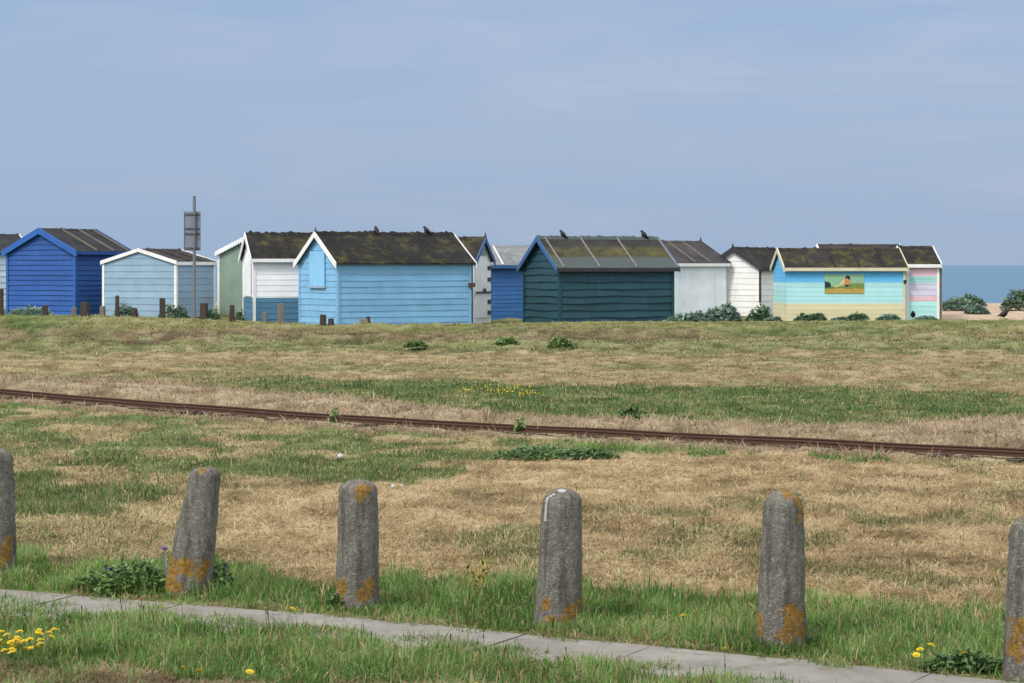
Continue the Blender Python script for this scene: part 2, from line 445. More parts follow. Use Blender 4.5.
# ------------------------------------------------------------------ grass
def blades(name, x, y, z, L, wd, lean, az, col, mat, curl=.5):
    """each blade: a bent, tapering strip of a quad and a tip triangle"""
    n = len(x)
    d = np.stack([np.cos(az), np.sin(az)], -1)
    s = np.stack([-d[:, 1], d[:, 0]], -1)
    # random twist of the blade face
    tw = rng.uniform(-1, 1, n)[:, None]
    sx = s * np.sqrt(1 - (tw * .6) ** 2) + d * tw * .6
    hw = (wd * .5)[:, None]
    base = np.stack([x, y, z - .01], -1)
    l1 = lean * (1 - curl); l2 = np.minimum(lean * (1 + curl * .6), 1.75)
    p1 = base + np.concatenate([d * (np.sin(l1) * L * .55)[:, None], (np.cos(l1) * L * .55)[:, None]], 1)
    p2 = p1 + np.concatenate([d * (np.sin(l2) * L * .45)[:, None], (np.cos(l2) * L * .45)[:, None]], 1)
    S = np.concatenate([sx, np.zeros((n, 1))], 1)
    V = np.stack([base - S * hw, base + S * hw, p1 + S * hw * .8, p1 - S * hw * .8, p2], 1).reshape(-1, 3)
    i = np.arange(n)[:, None] * 5
    loops = np.concatenate([i, i + 1, i + 2, i + 3, i + 3, i + 2, i + 4], 1).ravel()
    st = (np.arange(n)[:, None] * 7 + np.array([[0, 4]])).ravel()
    return np_mesh(name, V, loops, st, mat, np.repeat(col, 5, 0))

M_BLADE = leafmat('grass_blade', transl=.40)
def pickc(P, n, mu=1.5, sd=.9):
    k = np.clip(rng.normal(mu, sd, n), 0, 2.999); i = k.astype(int); f = (k - i)[:, None]
    return P[i] * (1 - f) + P[i + 1] * f

def scatter(n, pylo, pyhi):
    px = rng.uniform(-130, 1154, n); py = rng.uniform(pylo, pyhi, n)
    Y = solve_Y(px, py); X = (px - 512) / F * Y
    return X, Y

def make_grass():
    sets = {'green': [], 'dry': []}
    for n, lo, hi in ((240000, 316.5, 470), (430000, 470, 725)):
        X, Y = scatter(n, lo, hi)
        ok = np.isfinite(Y) & (Y > 5) & (Y < 62)
        X, Y = X[ok], Y[ok]
        zn = zone(X, Y)
        keep = rng.random(len(X)) < zn['dens']
        X, Y = X[keep], Y[keep]; zn = {k: v[keep] for k, v in zn.items()}
        nn = len(X)
        g = rng.random(nn) < zn['G']
        pxm = Y / F                                   # size of one pixel there
        # clumpiness: same local noise drives length and tone
        cl = fbm(X * 7, Y * 5, 91, 2)
        tone = (cl - .5) * 2.8 + (zn['n3'] - .5) * 1.8 + (fbm(X * 2.6, Y * 5.5, 78, 3) - .5) * 3.0 + (fbm(X * 1.1, Y * 1.6, 79, 2) - .5) * 1.6 + (fbm(X * .8, Y * .5, 80, 3) - .5) * 4.0 * sstep(24, 40, Y)
        zz = zn['z'] + relief(X, Y, zn['G'], zn['path'], zn['beach'])
        for key, m in (('green', g), ('dry', ~g)):
            x, y, z = X[m], Y[m], zz[m]; k = len(x)
            if key == 'green':
                L = zn['hg'][m] * rng.lognormal(0, .35, k) * (.40 + 1.2 * cl[m])
                far = sstep(13, 24, y); lean = np.clip(np.abs(rng.normal(.75, .45, k)) + far * .45, 0, 1.5); L = L * (1 - .25 * far); az = rng.uniform(0, 2 * np.pi, k)
                wd = np.maximum(.005, pxm[m] * .75) * rng.uniform(.7, 1.4, k)
                c = np.where((zn['lush'][m] == 1)[:, None], pickc(GPAL[1], k, 1.4 + tone[m]), pickc(GPAL[0], k, 1.4 + tone[m]))
                # a share of every sward is yellowing
                yl = rng.random(k) < .13
                c = np.where(yl[:, None], pickc(C_STRAW, k, 1.3), c)
                curl = .55
            else:
                curl = .12
                L = zn['hs'][m] * np.minimum(rng.lognormal(0, .4, k), 1.9) * (.6 + .8 * cl[m])
                lean = np.clip(rng.normal(1.38, .16, k), .5, 1.56); az = rng.uniform(0, 2 * np.pi, k)
                tall = zn['pal'][m] == 2
                lean = np.where(zn['pal'][m] == 1, np.clip(rng.normal(1.2, .25, k), .4, 1.55), lean); lean = np.where(tall, np.abs(rng.normal(.45, .3, k)), lean)
                wd = np.maximum(.004, pxm[m] * .8) * rng.uniform(.6, 1.5, k)
                c = np.zeros((k, 3))
                for p in range(4):
                    mk = zn['pal'][m] == p
                    c[mk] = pickc(PALS[p], int(mk.sum()), 1.6 + tone[m][mk] * .9)
                z = z + rng.uniform(0, .012, k)
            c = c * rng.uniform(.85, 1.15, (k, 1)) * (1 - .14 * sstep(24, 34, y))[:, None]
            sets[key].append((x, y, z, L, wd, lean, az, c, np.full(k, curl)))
    for key, name in (('green', 'green_grass'), ('dry', 'dry_grass')):
        a = [np.concatenate([s[i] for s in sets[key]]) for i in range(9)]
        o = blades(name, *a[:8], M_BLADE, a[8])
        tag(o, 'short green grass growing over the field and verges' if key == 'green' else 'mown straw coloured dry grass lying over the field', 'grass', kind='stuff')
make_grass()

# ------------------------------------------------------------------ footpath of concrete slabs
def build_path():
    m, nt, b, _ = new_mat('concrete_path')
    v = objco(nt)
    n1 = noise(nt, v, 3, 6, .6); n2 = noise(nt, v, 45, 4, .7)
    att = N(nt, 'ShaderNodeAttribute', attribute_name='tint').outputs['Fac']
    c = mix(nt, ramp(nt, n1, [(.3, 0.0), (.7, 1.0)]), (.165, .152, .132), (.28, .265, .24))
    c = mix(nt, mth(nt, 'MULTIPLY', att, .30), c, (.17, .16, .145))
    c = mix(nt, ramp(nt, n2, [(.55, 0.0), (.75, .55)]), c, (.11, .10, .09))
    nt.links.new(c, b.inputs['Base Color']); b.inputs['Roughness'].default_value = .9
    bump(nt, b, n2, .4, .006)
    c = mix(nt, ramp(nt, noise(nt, v, 11, 6, .75), [(.52, 0.0), (.66, .55)]), c, (.095, .085, .065)); nt.links.new(c, b.inputs['Base Color'])
    mb = MB()
    s = np.linspace(-330, 1350, 400)
    fy = solve_Y(s, l_pfar(s)); ny = solve_Y(s, l_pnear(s) + 6)
    far = np.stack([wx(s, fy), fy], -1); nr = np.stack([wx(s, ny), ny], -1)
    d = np.concatenate([[0], np.cumsum(np.linalg.norm(np.diff(far, axis=0), axis=1))])
    step = .62
    t = .0
    def at(A, q): return np.array([np.interp(q, d, A[:, 0]), np.interp(q, d, A[:, 1])])
    while t + step < d[-1]:
        a, b2 = t + .003, t + step - .003
        q = [at(far, a), at(far, b2)]
        dirv = (q[1] - q[0]); dirv /= np.linalg.norm(dirv); nn = np.array([dirv[1], -dirv[0]])
        if nn[1] > 0: nn = -nn
        # width from the near line, square across
        pr = at(nr, a); wda = max(.45, (pr - q[0]) @ nn); pr = at(nr, b2); wdb = max(.45, (pr - q[1]) @ nn)
        wd = (wda + wdb) / 2
        tint = random.random(); dz = random.uniform(-.006, .006); tl = random.uniform(-.005, .005)
        n = 8
        P = []
        for k in range(n + 1):
            for e in (0, 1):
                p = q[e] + nn * (wd * k / n) + dirv * random.uniform(-.002, .002)
                P.append((p[0], p[1], .012 + dz + tl * (e - .5)))
        for k in range(n):
            mb.quad(P[2 * k], P[2 * k + 2], P[2 * k + 3], P[2 * k + 1], tint)
        for e in (0, 1):                                # the two joint faces
            p0, p1 = P[e], P[2 * n + e]
            mb.quad(p0, p1, (p1[0], p1[1], -.08), (p0[0], p0[1], -.08), tint)
        for e0, e1 in ((0, 1), (2 * n, 2 * n + 1)):
            p0, p1 = P[e0], P[e1]
            mb.quad(p0, p1, (p1[0], p1[1], -.08), (p0[0], p0[1], -.08), tint)
        t += step
    o = mb.build('path', m); tag(o, kind='structure')
build_path()

# ------------------------------------------------------------------ sea
def build_sea():
    m, nt, b, _ = new_mat('sea_water')
    v = objco(nt)
    n1 = noise(nt, mapping(nt, v, (.012, .05, 1)), 1, 5, .6); n2 = noise(nt, mapping(nt, v, (.25, .6, 1)), 1, 5, .65)
    c = mix(nt, ramp(nt, n1, [(.3, 0.0), (.7, 1.0)]), (.042, .125, .215), (.066, .165, .262))
    foam = ramp(nt, noise(nt, mapping(nt, v, (.10, .22, 1)), 1, 4, .6), [(.70, 0.0), (.74, .7)])
    c = mix(nt, foam, c, (.55, .6, .64))
    nt.links.new(c, b.inputs['Base Color']); b.inputs['Roughness'].default_value = .45; b.inputs['Specular IOR Level'].default_value = .25
    bump(nt, b, n2, 1.0, .8)
    mb = MB()
    ys = [85, 300, 1000, 4000, 15000, 40000]; 
    for y0, y1 in zip(ys, ys[1:]):
        mb.quad((-1.2 * y0 - 60, y0, -3), (1.2 * y0 + 60, y0, -3), (1.2 * y1 + 60, y1, -3), (-1.2 * y1 - 60, y1, -3))
    o = mb.build('sea', m); tag(o, kind='structure')
build_sea()

# ------------------------------------------------------------------ beach huts
M_BOLT = plain('black_iron', (.03, .03, .032), .6)
M_WOOD = plain('weathered_wood', (.17, .145, .115), .9, .45, 9)
M_FIN = plain('grey_lead', (.16, .16, .16), .8)

def clad(mb, P, n, ext, z0, z1, bh, lap=.024, wav=.006, vertical=False):
    """P(s, z, off) -> local point; ext(z) -> (s0, s1); overlapping boards from z0 up to z1"""
    if vertical:
        s0, s1 = ext(z0); k = max(2, int((s1 - s0) / .1)); st = (s1 - s0) / k
        for q in range(k):
            a, b = s0 + q * st, s0 + (q + 1) * st - .002
            t = random.random()
            def top(s):
                lo, hi = z0, z1
                for _ in range(18):
                    mid = (lo + hi) / 2; e = ext(mid)
                    if e[0] <= s <= e[1]: lo = mid
                    else: hi = mid
                return lo
            za, zb = top(a), top(b)
            off = .012 + random.uniform(0, .0008)
            mb.quad(P(a, z0, off), P(b, z0, off), P(b, zb, off), P(a, za, off), t)
            mb.quad(P(b, z0, off), P(b, z0, 0), P(b, zb, 0), P(b, zb, off), t)
            mb.quad(P(a, z0, 0), P(a, z0, off), P(a, za, off), P(a, za, 0), t)
    else:
        z = z0; row = 0
        while z < z1 - .01:
            zt = min(z + bh, z1); t = random.random()
            a0, a1 = ext(z); b0, b1 = ext(zt)
            m = max(2, int((a1 - a0) / .22))
            lo = []; hi = []; bk = []
            ph = random.uniform(0, 9)
            for k in range(m + 1):
                u = k / m
                sA = a0 + (a1 - a0) * u; sB = b0 + (b1 - b0) * u
                dz = wav * (math.sin(ph + sA * 3.1) + random.uniform(-.6, .6)) * (0 if row == 0 else 1)
                off = lap + wav * .6 * math.sin(ph * 2 + sA * 2.3)
                lo.append(mb.vert(P(sA, z + dz, off), t)); hi.append(mb.vert(P(sB, zt + .012 if zt < z1 else zt, .003), t)); bk.append(mb.vert(P(sA, z + dz + .004, 0.0), t * .9))
            for k in range(m):
                mb.face((lo[k], lo[k + 1], hi[k + 1], hi[k])); mb.face((bk[k], bk[k + 1], lo[k + 1], lo[k]))
            z = zt; row += 1
    # backing sheet
    a0, a1 = ext(z0); pts = [P(a0, z0, -.004), P(a1, z0, -.004)]
    zs = sorted(set([z1] + [z0 + (z1 - z0) * k / 12 for k in range(1, 12)]))
    rt = [P(ext(zz)[1], zz, -.004) for zz in zs]; lf = [P(ext(zz)[0], zz, -.004) for zz in zs]
    mb.face([mb.vert(p) for p in pts + rt + lf[::-1]])

HUTS = {}
def hut(key, label, C, d, z0, Lp, Rp, th, gab, eave, apex, wall, roofm, trim, side=None, bh=.19, lap=.024, wav=.005,
        corner=None, fascia=None, battens=(), batm=None, ov=.13, ovg=.10, barge=.13, vertical=False, ridge=.02, scallop=False, far_trim=None):
    th = math.radians(th); Cx = wx(C, d); kL = (Lp - 512) / F; kR = (Rp - 512) / F
    tL = (Cx - kL * d) / (math.cos(th) + kL * math.sin(th)); tR = (kR * d - Cx) / (math.sin(th) - kR * math.cos(th))
    uL = Vector((-math.cos(th), math.sin(th))); uR = Vector((math.sin(th), math.cos(th))); c2 = Vector((Cx, d))
    if gab == 'L':
        w, l = tL, tR; gm = c2 + uL * tL / 2; rz = math.atan2(uR.y, uR.x); s = -1
    else:
        w, l = tR, tL; gm = c2 + uR * tR / 2; rz = math.atan2(-uL.y, -uL.x); s = 1
    ctr = c2 + uL * tL / 2 + uR * tR / 2
    za = wz(apex, gm.y) - z0 - .03; zedge = wz(eave, d) - z0
    sl = (za - zedge) / (w / 2 + ov); ze = za - sl * w / 2
    print(f'HUT {key}: w={w:.2f} l={l:.2f} ze={ze:.2f} za={za:.2f} slope={math.degrees(math.atan(sl)):.0f}')
    root = empty('beach_hut', (ctr.x, ctr.y, z0), rz)
    tag(root, label, 'beach hut', 'beach huts along the shore')
    hl, hw = l / 2, w / 2
    side = side or wall
    zb = -.15
    for sg in (-1, 1):
        mb = MB()
        P = lambda q, z, o, sg=sg: (sg * (hl + o), -sg * q * -1 if sg > 0 else -q, z)
        ext = lambda z: (-hw, hw) if z <= ze else (-hw * max(0, (za - z) / (za - ze)), hw * max(0, (za - z) / (za - ze)))
        clad(mb, P, 0, ext, zb, za - .02, bh, lap, wav, vertical)
        mb.build('gable_wall', wall, root)
    for sg in (-1, 1):
        mb = MB()
        P = lambda q, z, o, sg=sg: (q if sg < 0 else -q, sg * (hw + o), z)
        clad(mb, P, 0, lambda z: (-hl, hl), zb, ze - .005, bh, lap, wav, vertical)
        mb.build('side_wall', side, root)
    # roof: two felted slopes with uneven sag
    mb = MB()
    cs = 1 / math.sqrt(1 + sl * sl)
    nx, ny = max(6, int(l / .14)), 8
    T = .03
    seed = random.randint(0, 999)
    ids = {}
    for sg in (-1, 1):
        for a in range(nx + 1):
            for bq in range(ny + 1):
                x = -hl - ovg + (l + 2 * ovg) * a / nx; v = bq / ny
                y = sg * v * (hw + ov); z = za - sl * abs(y)
                wv = (float(fbm(np.array([x * 2.2 + seed]), np.array([y * 3.0 + 50]), 7, 3)[0]) - .5) * .035
                for top in (0, 1):
                    ids[sg, a, bq, top] = mb.vert((x, y, z + (T / cs + wv if top else 0)), .5, 1 - v)
        for a in range(nx):
            for bq in range(ny):
                f = [ids[sg, a, bq, 1], ids[sg, a + 1, bq, 1], ids[sg, a + 1, bq + 1, 1], ids[sg, a, bq + 1, 1]]
                g = [ids[sg, a, bq, 0], ids[sg, a, bq + 1, 0], ids[sg, a + 1, bq + 1, 0], ids[sg, a + 1, bq, 0]]
                if sg > 0: mb.face(f); mb.face(g)
                else: mb.face(f[::-1]); mb.face(g[::-1])
        for a in range(nx):
            mb.face((ids[sg, a, ny, 0], ids[sg, a, ny, 1], ids[sg, a + 1, ny, 1], ids[sg, a + 1, ny, 0]))
        for bq in range(ny):
            for a in (0, nx): mb.face((ids[sg, a, bq, 0], ids[sg, a, bq, 1], ids[sg, a, bq + 1, 1], ids[sg, a, bq + 1, 0]))
    roof = mb.build('roof', roofm, root)
    # lumpy capping along the ridge
    if ridge > 0:
        mb = MB(); rings = []
        n = int(l / .07)
        for k in range(n + 1):
            x = -hl - ovg + (l + 2 * ovg) * k / n
            r = ridge * random.uniform(.5, 1.35); zc = za + T / cs
            hh = r * random.uniform(.6, 1.4) + (.05 * random.random() if random.random() < .09 else 0)
            rings.append([(x, -.11, zc - sl * .11 + .004), (x, -.04, zc + hh * .6), (x, 0, zc + hh), (x, .04, zc + hh * .6), (x, .11, zc - sl * .11 + .004)])
        mb.loft(rings)
        mb.build('ridge_cap', roofm, roof)
    # battens on the slopes (fractions of the length)
    for u in battens:
        x = -hl + l * u
        mb = MB()
        for sg in (-1, 1):
            e = Vector((0, sg * (hw + ov), -sl * (hw + ov))); nrm = Vector((0, sg * sl, 1)).normalized()
            o0 = Vector((x - .015, 0, za + T / cs - .01)) + Vector((0, sg * .03, -sl * .03))
            mb.obox(o0, (.03, 0, 0), e * .96, nrm * .045)
        mb.build('batten', batm or M_WOOD, roof)
    # bargeboards on both gable ends
    for sx in (-1, 1):
        for sg in (-1, 1):
            mb = MB()
            x0 = sx * (hl + ovg) + (0.002 if sx > 0 else -.027)
            e = Vector((0, sg * (hw + ov + .015), -sl * (hw + ov + .015)))
            o0 = Vector((x0, 0, za + T / cs + .022))
            if scallop:
                nsc = 13; up = Vector((0, 0, 1))
                for k in range(nsc):
                    a = o0 + e * (k / nsc); b = o0 + e * ((k + 1) / nsc)
                    m = 6; top = [a.lerp(b, q / m) for q in range(m + 1)]
                    bot = [p - up * (.115 + .04 * math.sin(math.pi * q / m)) for q, p in enumerate(top)]
                    for q in range(m):
                        for dx in (0, .025):
                            v4 = [p + Vector((dx, 0, 0)) for p in (top[q], top[q + 1], bot[q + 1], bot[q])]
                            mb.quad(*v4)
                        mb.quad(bot[q], bot[q + 1], bot[q + 1] + Vector((.025, 0, 0)), bot[q] + Vector((.025, 0, 0)))
            else:
                mb.obox(o0, (.025, 0, 0), e, (0, 0, -barge / cs))
            mb.build('bargeboard', far_trim if (far_trim and sx != s) else trim, root)
    if fascia:
        for sg in (-1, 1):
            mb = MB(); y = sg * (hw + ov); z = za - sl * (hw + ov)
            mb.box((-hl - ovg + .004, min(y, y + sg * .022) + sg * .003, z - .075), (hl + ovg - .004, max(y, y + sg * .022) + sg * .003, z + .022))
            mb.build('fascia', fascia, root)
    if corner:
        for sx in (-1, 1):
            for sg in (-1, 1):
                mb = MB(); t = .075; o = lap + .014
                x0, y0 = sx * (hl + o), sg * (hw + o)
                # an L of two boards
                mb.box((min(x0, x0 - sx * t), min(y0, y0 - sg * .02), zb), (max(x0, x0 - sx * t), max(y0, y0 - sg * .02), ze - .03))
                mb.box((min(x0, x0 - sx * .02), min(y0 - sg * .022, y0 - sg * t), zb), (max(x0, x0 - sx * .02), max(y0 - sg * .022, y0 - sg * t), ze - .03))
                mb.build('corner_trim', corner, root)
    HUTS[key] = dict(root=root, roof=roof, hl=hl, hw=hw, ze=ze, za=za, sl=sl, s=s, d=d, C=C, T=T, cs=cs, lap=lap)
    return HUTS[key]

def on_ridge(key, u):
    h = HUTS[key]; r = h['root']
    p = Vector((-h['hl'] + 2 * h['hl'] * u, 0, h['za'] + h['T'] / h['cs'] + .02))
    return Matrix.Translation(r.location) @ Matrix.Rotation(r.rotation_euler[2], 4, 'Z') @ p

# paints
BLUE = paint('royal_blue_paint', (.020, .085, .31), .2)
BLUE_T = paint('royal_blue_trim', (.028, .115, .40), .1)
GREYBLUE = paint('grey_blue_paint', (.255, .375, .49), .2)
WHITE = paint('white_paint', (.84, .85, .87), .10, var=.08)
WHITE_T = paint('white_trim', (.80, .80, .80), .2)
SAGE = paint('sage_paint', (.24, .32, .255), .08, var=.05)
LIGHTBLUE = paint('light_blue_paint', (.205, .43, .655), .22)
SHUT = paint('shutter_blue_paint', (.25, .53, .80), .1)
MIDBLUE = paint('mid_blue_paint', (.040, .135, .36), .2)
TEAL = paint('dark_teal_paint', (.014, .060, .080), .2)
NAVY_T = paint('slate_blue_trim', (.042, .115, .27), .2)
DARK_T = paint('dark_trim', (.035, .034, .038), .2)
PALE = paint('pale_blue_paint', (.80, .85, .91), .05, var=.06)
OFFW = paint('off_white_paint', (.83, .82, .80), .14, var=.08)
CREAM = paint('cream_trim', (.62, .58, .42), .25)
ICE = paint('ice_blue_paint', (.50, .60, .72), .2)
FELT_D = felt('dark_felt', (.030, .031, .036), .05)
FELT_BR = felt('brown_felt', (.042, .037, .036), .12)
FELT_M = felt('mossy_felt', (.022, .021, .021), .36, (.075, .070, .022))
FELT_MM = felt('very_mossy_felt', (.027, .025, .023), .52, (.115, .105, .028))
FELT_G = felt('grey_felt', (.20, .215, .225), .0, grit=(.25, .26, .26))
FELT_Y = felt('yellow_moss_felt', (.036, .035, .034), .88, (.17, .135, .022), upper=(.36, .62), lowcol=(.075, .09, .092))
FELT_S = felt('slate_felt', (.050, .048, .052), .1)
PICT = [plain('picture_sky', (.26, .46, .30), .7, .2), plain('picture_sand', (.46, .31, .08), .8, .4, 9), plain('picture_sea', (.17, .24, .06), .8, .5, 8), plain('picture_dark', (.02, .035, .05), .8, .4), plain('picture_skin', (.62, .24, .10), .8, .2), plain('picture_pale', (.62, .56, .28), .8, .2)]

hut('far', 'pale blue hut cut off by the left photo edge, behind the royal blue hut', -45, 66, .3, -75, 32, 60, 'L', 254, 234, ICE, FELT_D, WHITE_T, corner=WHITE_T)
hut('blue', 'royal blue beach hut with royal blue gable trim and three white roof battens', 75, 62, .3, 8, 127, 30, 'L', 252, 228.5, BLUE, FELT_D, BLUE_T, corner=BLUE_T, fascia=BLUE, battens=(.36, .68, .97), ov=.14, barge=.17, wav=.006, lap=.028, bh=.15, ridge=.012)
hut('grey', 'grey blue beach hut with low white edged roof behind the road sign', 176, 60.5, .28, 103.5, 214, 26, 'L', 262.5, 249, GREYBLUE, FELT_BR, WHITE_T, corner=WHITE_T, fascia=WHITE_T, battens=(.33, .66), batm=FELT_BR, ov=.05, ovg=.05, barge=.10, lap=.016, wav=.002, ridge=.012)
hut('sage', 'sage green beach hut with white scalloped gable trim', 276, 63.5, .2, 219, 298, 22, 'L', 253, 236.5, SAGE, FELT_BR, WHITE_T, corner=WHITE_T, scallop=True, vertical=True, ov=.06, barge=.12, ridge=.0)
h4bands = banded('white_over_teal_paint', [(.62, (.075, .19, .30)), (3.0, (.86, .87, .90))], .06)
hut('white_teal', 'white beach hut with teal blue painted base and mossy roof', 254, 59.5, .1, 243.5, 330, 72, 'L', 259.5, 233.5, h4bands, FELT_M, WHITE_T, corner=WHITE_T, fascia=WHITE_T, battens=(.50,), batm=FELT_MM, lap=.012, wav=.002, bh=.16, ridge=.035)
hut('light', 'long light blue beach hut with a shuttered gable window and dark mossy roof', 338, 56.5, .05, 300, 470, 57, 'L', 264.5, 232.5, LIGHTBLUE, FELT_M, WHITE_T, corner=LIGHTBLUE, ov=.12, ovg=.12, bh=.165, lap=.017, wav=.004, ridge=.035)
hut('narrow', 'narrow white gable with black hinges, tucked behind the light blue hut', 473.5, 61, .08, 412, 490.5, 16.5, 'R', 262, 237.5, WHITE, FELT_MM, NAVY_T, vertical=True, ov=.10, ridge=.03)
hut('mid', 'mid blue beach hut with pale grey roof, between the white gable and dark teal hut', 472, 64.5, .1, 455, 548, 65, 'L', 266, 245.5, MIDBLUE, FELT_G, NAVY_T, battens=(.38,), batm=WHITE_T, fascia=NAVY_T, bh=.13, lap=.012, ridge=.012)
hut('teal', 'dark teal beach hut with blue gable trim and yellow moss on its roof', 560, 60, .08, 525, 672, 63.5, 'L', 269, 237, TEAL, FELT_Y, NAVY_T, corner=TEAL, fascia=DARK_T, battens=(.015, .33, .66, 1.035), batm=plain('pale_batten', (.21, .20, .18), .8), ov=.14, ovg=.17, bh=.205, lap=.038, wav=.012, ridge=.035)
hut('pale', 'pale blue white beach hut with smooth walls, right behind the dark teal hut', 672, 65, .1, 618, 726, 53, 'L', 264, 241, PALE, FELT_S, WHITE_T, fascia=WHITE_T, battens=(.4, .68), vertical=True, ov=.1, ridge=.02, far_trim=FELT_BR)
hut('white', 'white boarded beach hut with black gable trim, left of the painted hut', 760, 66, .12, 709, 797, 33, 'L', 269, 247.5, OFFW, FELT_M, DARK_T, corner=None, fascia=DARK_T, lap=.016, wav=.004, bh=.18, ridge=.015)
sea_b = banded('seaside_paint', [(.42, (.66, .60, .38)), (1.02, (.40, .70, .72)), (3.0, (.12, .46, .80))], .12)
hut('mural', 'beach hut painted in sky blue, turquoise and sand bands with a picture panel', 786, 60.5, .12, 773.5, 905, 86, 'L', 268.5, 248.5, sea_b, FELT_MM, CREAM, corner=None, fascia=CREAM, battens=(.19, .41, .61, .82), batm=FELT_D, lap=.008, wav=.0015, bh=.13, ov=.10, ovg=.06, ridge=.015)
hut('back', 'beach hut hidden behind the painted hut with only its dark roof showing', 828, 70, .2, 813, 905, 86, 'L', 268, 244.5, WHITE, FELT_BR, WHITE_T, ridge=.012)
stripes = [(.14, (.42, .70, .70)), (.46, (.40, .72, .70)), (.62, (.78, .50, .58)), (.86, (.60, .55, .70)), (1.0, (.62, .60, .74)), (1.2, (.36, .66, .64)), (1.42, (.76, .50, .60)), (3.0, (.62, .57, .70))]
hut('stripe', 'narrow beach hut painted in pastel pink, lilac and turquoise stripes', 906.8, 61, .12, 892, 938.5, 87.5, 'L', 265, 246.5, banded('pastel_stripe_paint', stripes), FELT_M, WHITE_T, corner=WHITE_T, fascia=WHITE_T, lap=.010, wav=.002, bh=.16, ov=.10, ovg=.05, ridge=.015)

# --- fittings of single huts
def fit(key, name, mat, lo, hi, face, parent=None):
    """box on a wall: face 'g' visible gable (coords: across, z), 's' visible side (coords: along, z); measured as fractions/ metres"""
    h = HUTS[key]; mb = MB(); s = h['s']
    (a0, z0, t0), (a1, z1, t1) = lo, hi
    if face == 'g':
        x0, x1 = s * (h['hl'] + t0), s * (h['hl'] + t1); mb.box((min(x0, x1), a0, z0), (max(x0, x1), a1, z1))
    else:
        y0, y1 = -(h['hw'] + t0), -(h['hw'] + t1); mb.box((a0, min(y0, y1), z0), (a1, max(y0, y1), z1))
    return mb.build(name, mat, parent or h['root'])
# light blue hut: the boarded window, latch and end post
h = HUTS['light']
sh = fit('light', 'window_shutter', SHUT, (-.42, 1.02, .032), (.44, 1.98, .055), 'g')
fit('light', 'sill', plain('grey_sill', (.30, .40, .50)), (-.46, .97, .03), (.48, 1.015, .075), 'g', sh)
fit('light', 'latch', plain('rusty_latch', (.09, .05, .035)), (h['hl'] - .08, .98, .042), (h['hl'] + .12, 1.10, .09), 's')
fit('light', 'end_post', plain('dark_post', (.03, .05, .08)), (h['hl'] + .045, -.1, -.05), (h['hl'] + .085, 1.62, .02), 's')
fit('light', 'barge_batten', M_WOOD, (-h['hw'], h['za'] + .06, -.1), (-h['hw'] + .02, h['za'] + .09, .02), 'g') if False else None
# narrow white gable: vent, bar, hinges (on the right edge of its door)
h = HUTS['narrow']; w2 = h['hw']
fit('narrow', 'vent', plain('vent_grey', (.25, .27, .30)), (-.32, h['ze'] + .12, .02), (.32, h['ze'] + .32, .034), 'g')
dr = fit('narrow', 'door', WHITE, (-w2 + .12, .02, .016), (w2 - .10, h['ze'] - .06, .036), 'g')
for z in (1.42, 1.08, .42, .10): fit('narrow', 'hinge', M_BOLT, (w2 - .42, z, .038), (w2 - .08, z + .12, .052), 'g', dr)
fit('narrow', 'locking_bar', M_BOLT, (-w2 + .05, .74, .054), (w2 - .06, .79, .075), 'g', dr)
fit('narrow', 'padlock', M_BOLT, (-.10, .79, .076), (.10, .88, .10), 'g', dr)
# white over teal hut: hinges on its gable door
h = HUTS['white_teal']
dr = fit('white_teal', 'door', WHITE, (-h['hw'] + .3, .66, .03), (h['hw'] - .3, h['ze'] - .1, .045), 'g')
# sage hut: white door frame with dark hinges
h = HUTS['sage']
fr = fit('sage', 'door_frame', WHITE_T, (-.02, .0, .016), (.12, h['ze'] + .22, .04), 'g')
for z in (1.32, .78): fit('sage', 'hinge', M_BOLT, (-.0, z, .042), (.10, z + .26, .055), 'g', fr)
# white hut: thin black corner batten
h = HUTS['white']
mb = MB(); mb.box((-h['hl'] - .035, -h['hw'] - .035, .35), (-h['hl'] + .02, -h['hw'] + .02, h['ze'] - .02)); mb.build('corner_batten', DARK_T, h['root'])
for key in ('white', 'light', 'narrow', 'pale'):
    h = HUTS[key]; mb = MB(); s = h['s'] if key != 'pale' else 1
    x = s * (h['hl'] + .1)
    mb.loft([[(x + r * math.cos(a), r * math.sin(a), h['za'] + zz) for a in np.linspace(0, 2 * math.pi, 7)[:-1]] for r, zz in ((.04, .03), (.035, .08), (.012, .15), (.004, .19))])
    mb.build('finial', DARK_T, h['root'])
# painted hut: picture panel, end trim, latch
h = HUTS['mural']; hl, hw = h['hl'], h['hw']
def side_x(key, px):
    h = HUTS[key]; r = h['root']; rz = r.rotation_euler[2]; k = (px - 512) / F
    a = Vector((math.cos(rz), math.sin(rz))); c = Vector((r.location.x, r.location.y)) + Vector((math.sin(rz), -math.cos(rz))) * h['hw']
    return (k * c.y - c.x) / (a.x - k * a.y)
def side_z(key, px, py):
    h = HUTS[key]; r = h['root']; rz = r.rotation_euler[2]; t = side_x(key, px)
    Y = r.location.y - math.cos(rz) * h['hw'] + math.sin(rz) * t
    return wz(py, Y) - r.location.z
x0, x1 = side_x('mural', 824.5), side_x('mural', 864); zt, zb_ = side_z('mural', 845, 274), side_z('mural', 845, 293.5)
mb = MB(); y = -(hw + .022); Wp, Hp = x1 - x0, zt - zb_
mb.box((x0, y, zb_), (x1, y + .018, zt))
def layer(pts, mi, dy):
    mb.cur = mi; mb.face([mb.vert((x0 + Wp * u, y - dy, zb_ + Hp * v)) for u, v in pts]); mb.cur = 0
layer([(.003, .004), (.997, .004), (.997, .24), (.8, .27), (.6, .22), (.4, .28), (.2, .25), (.003, .2)], 1, .003)
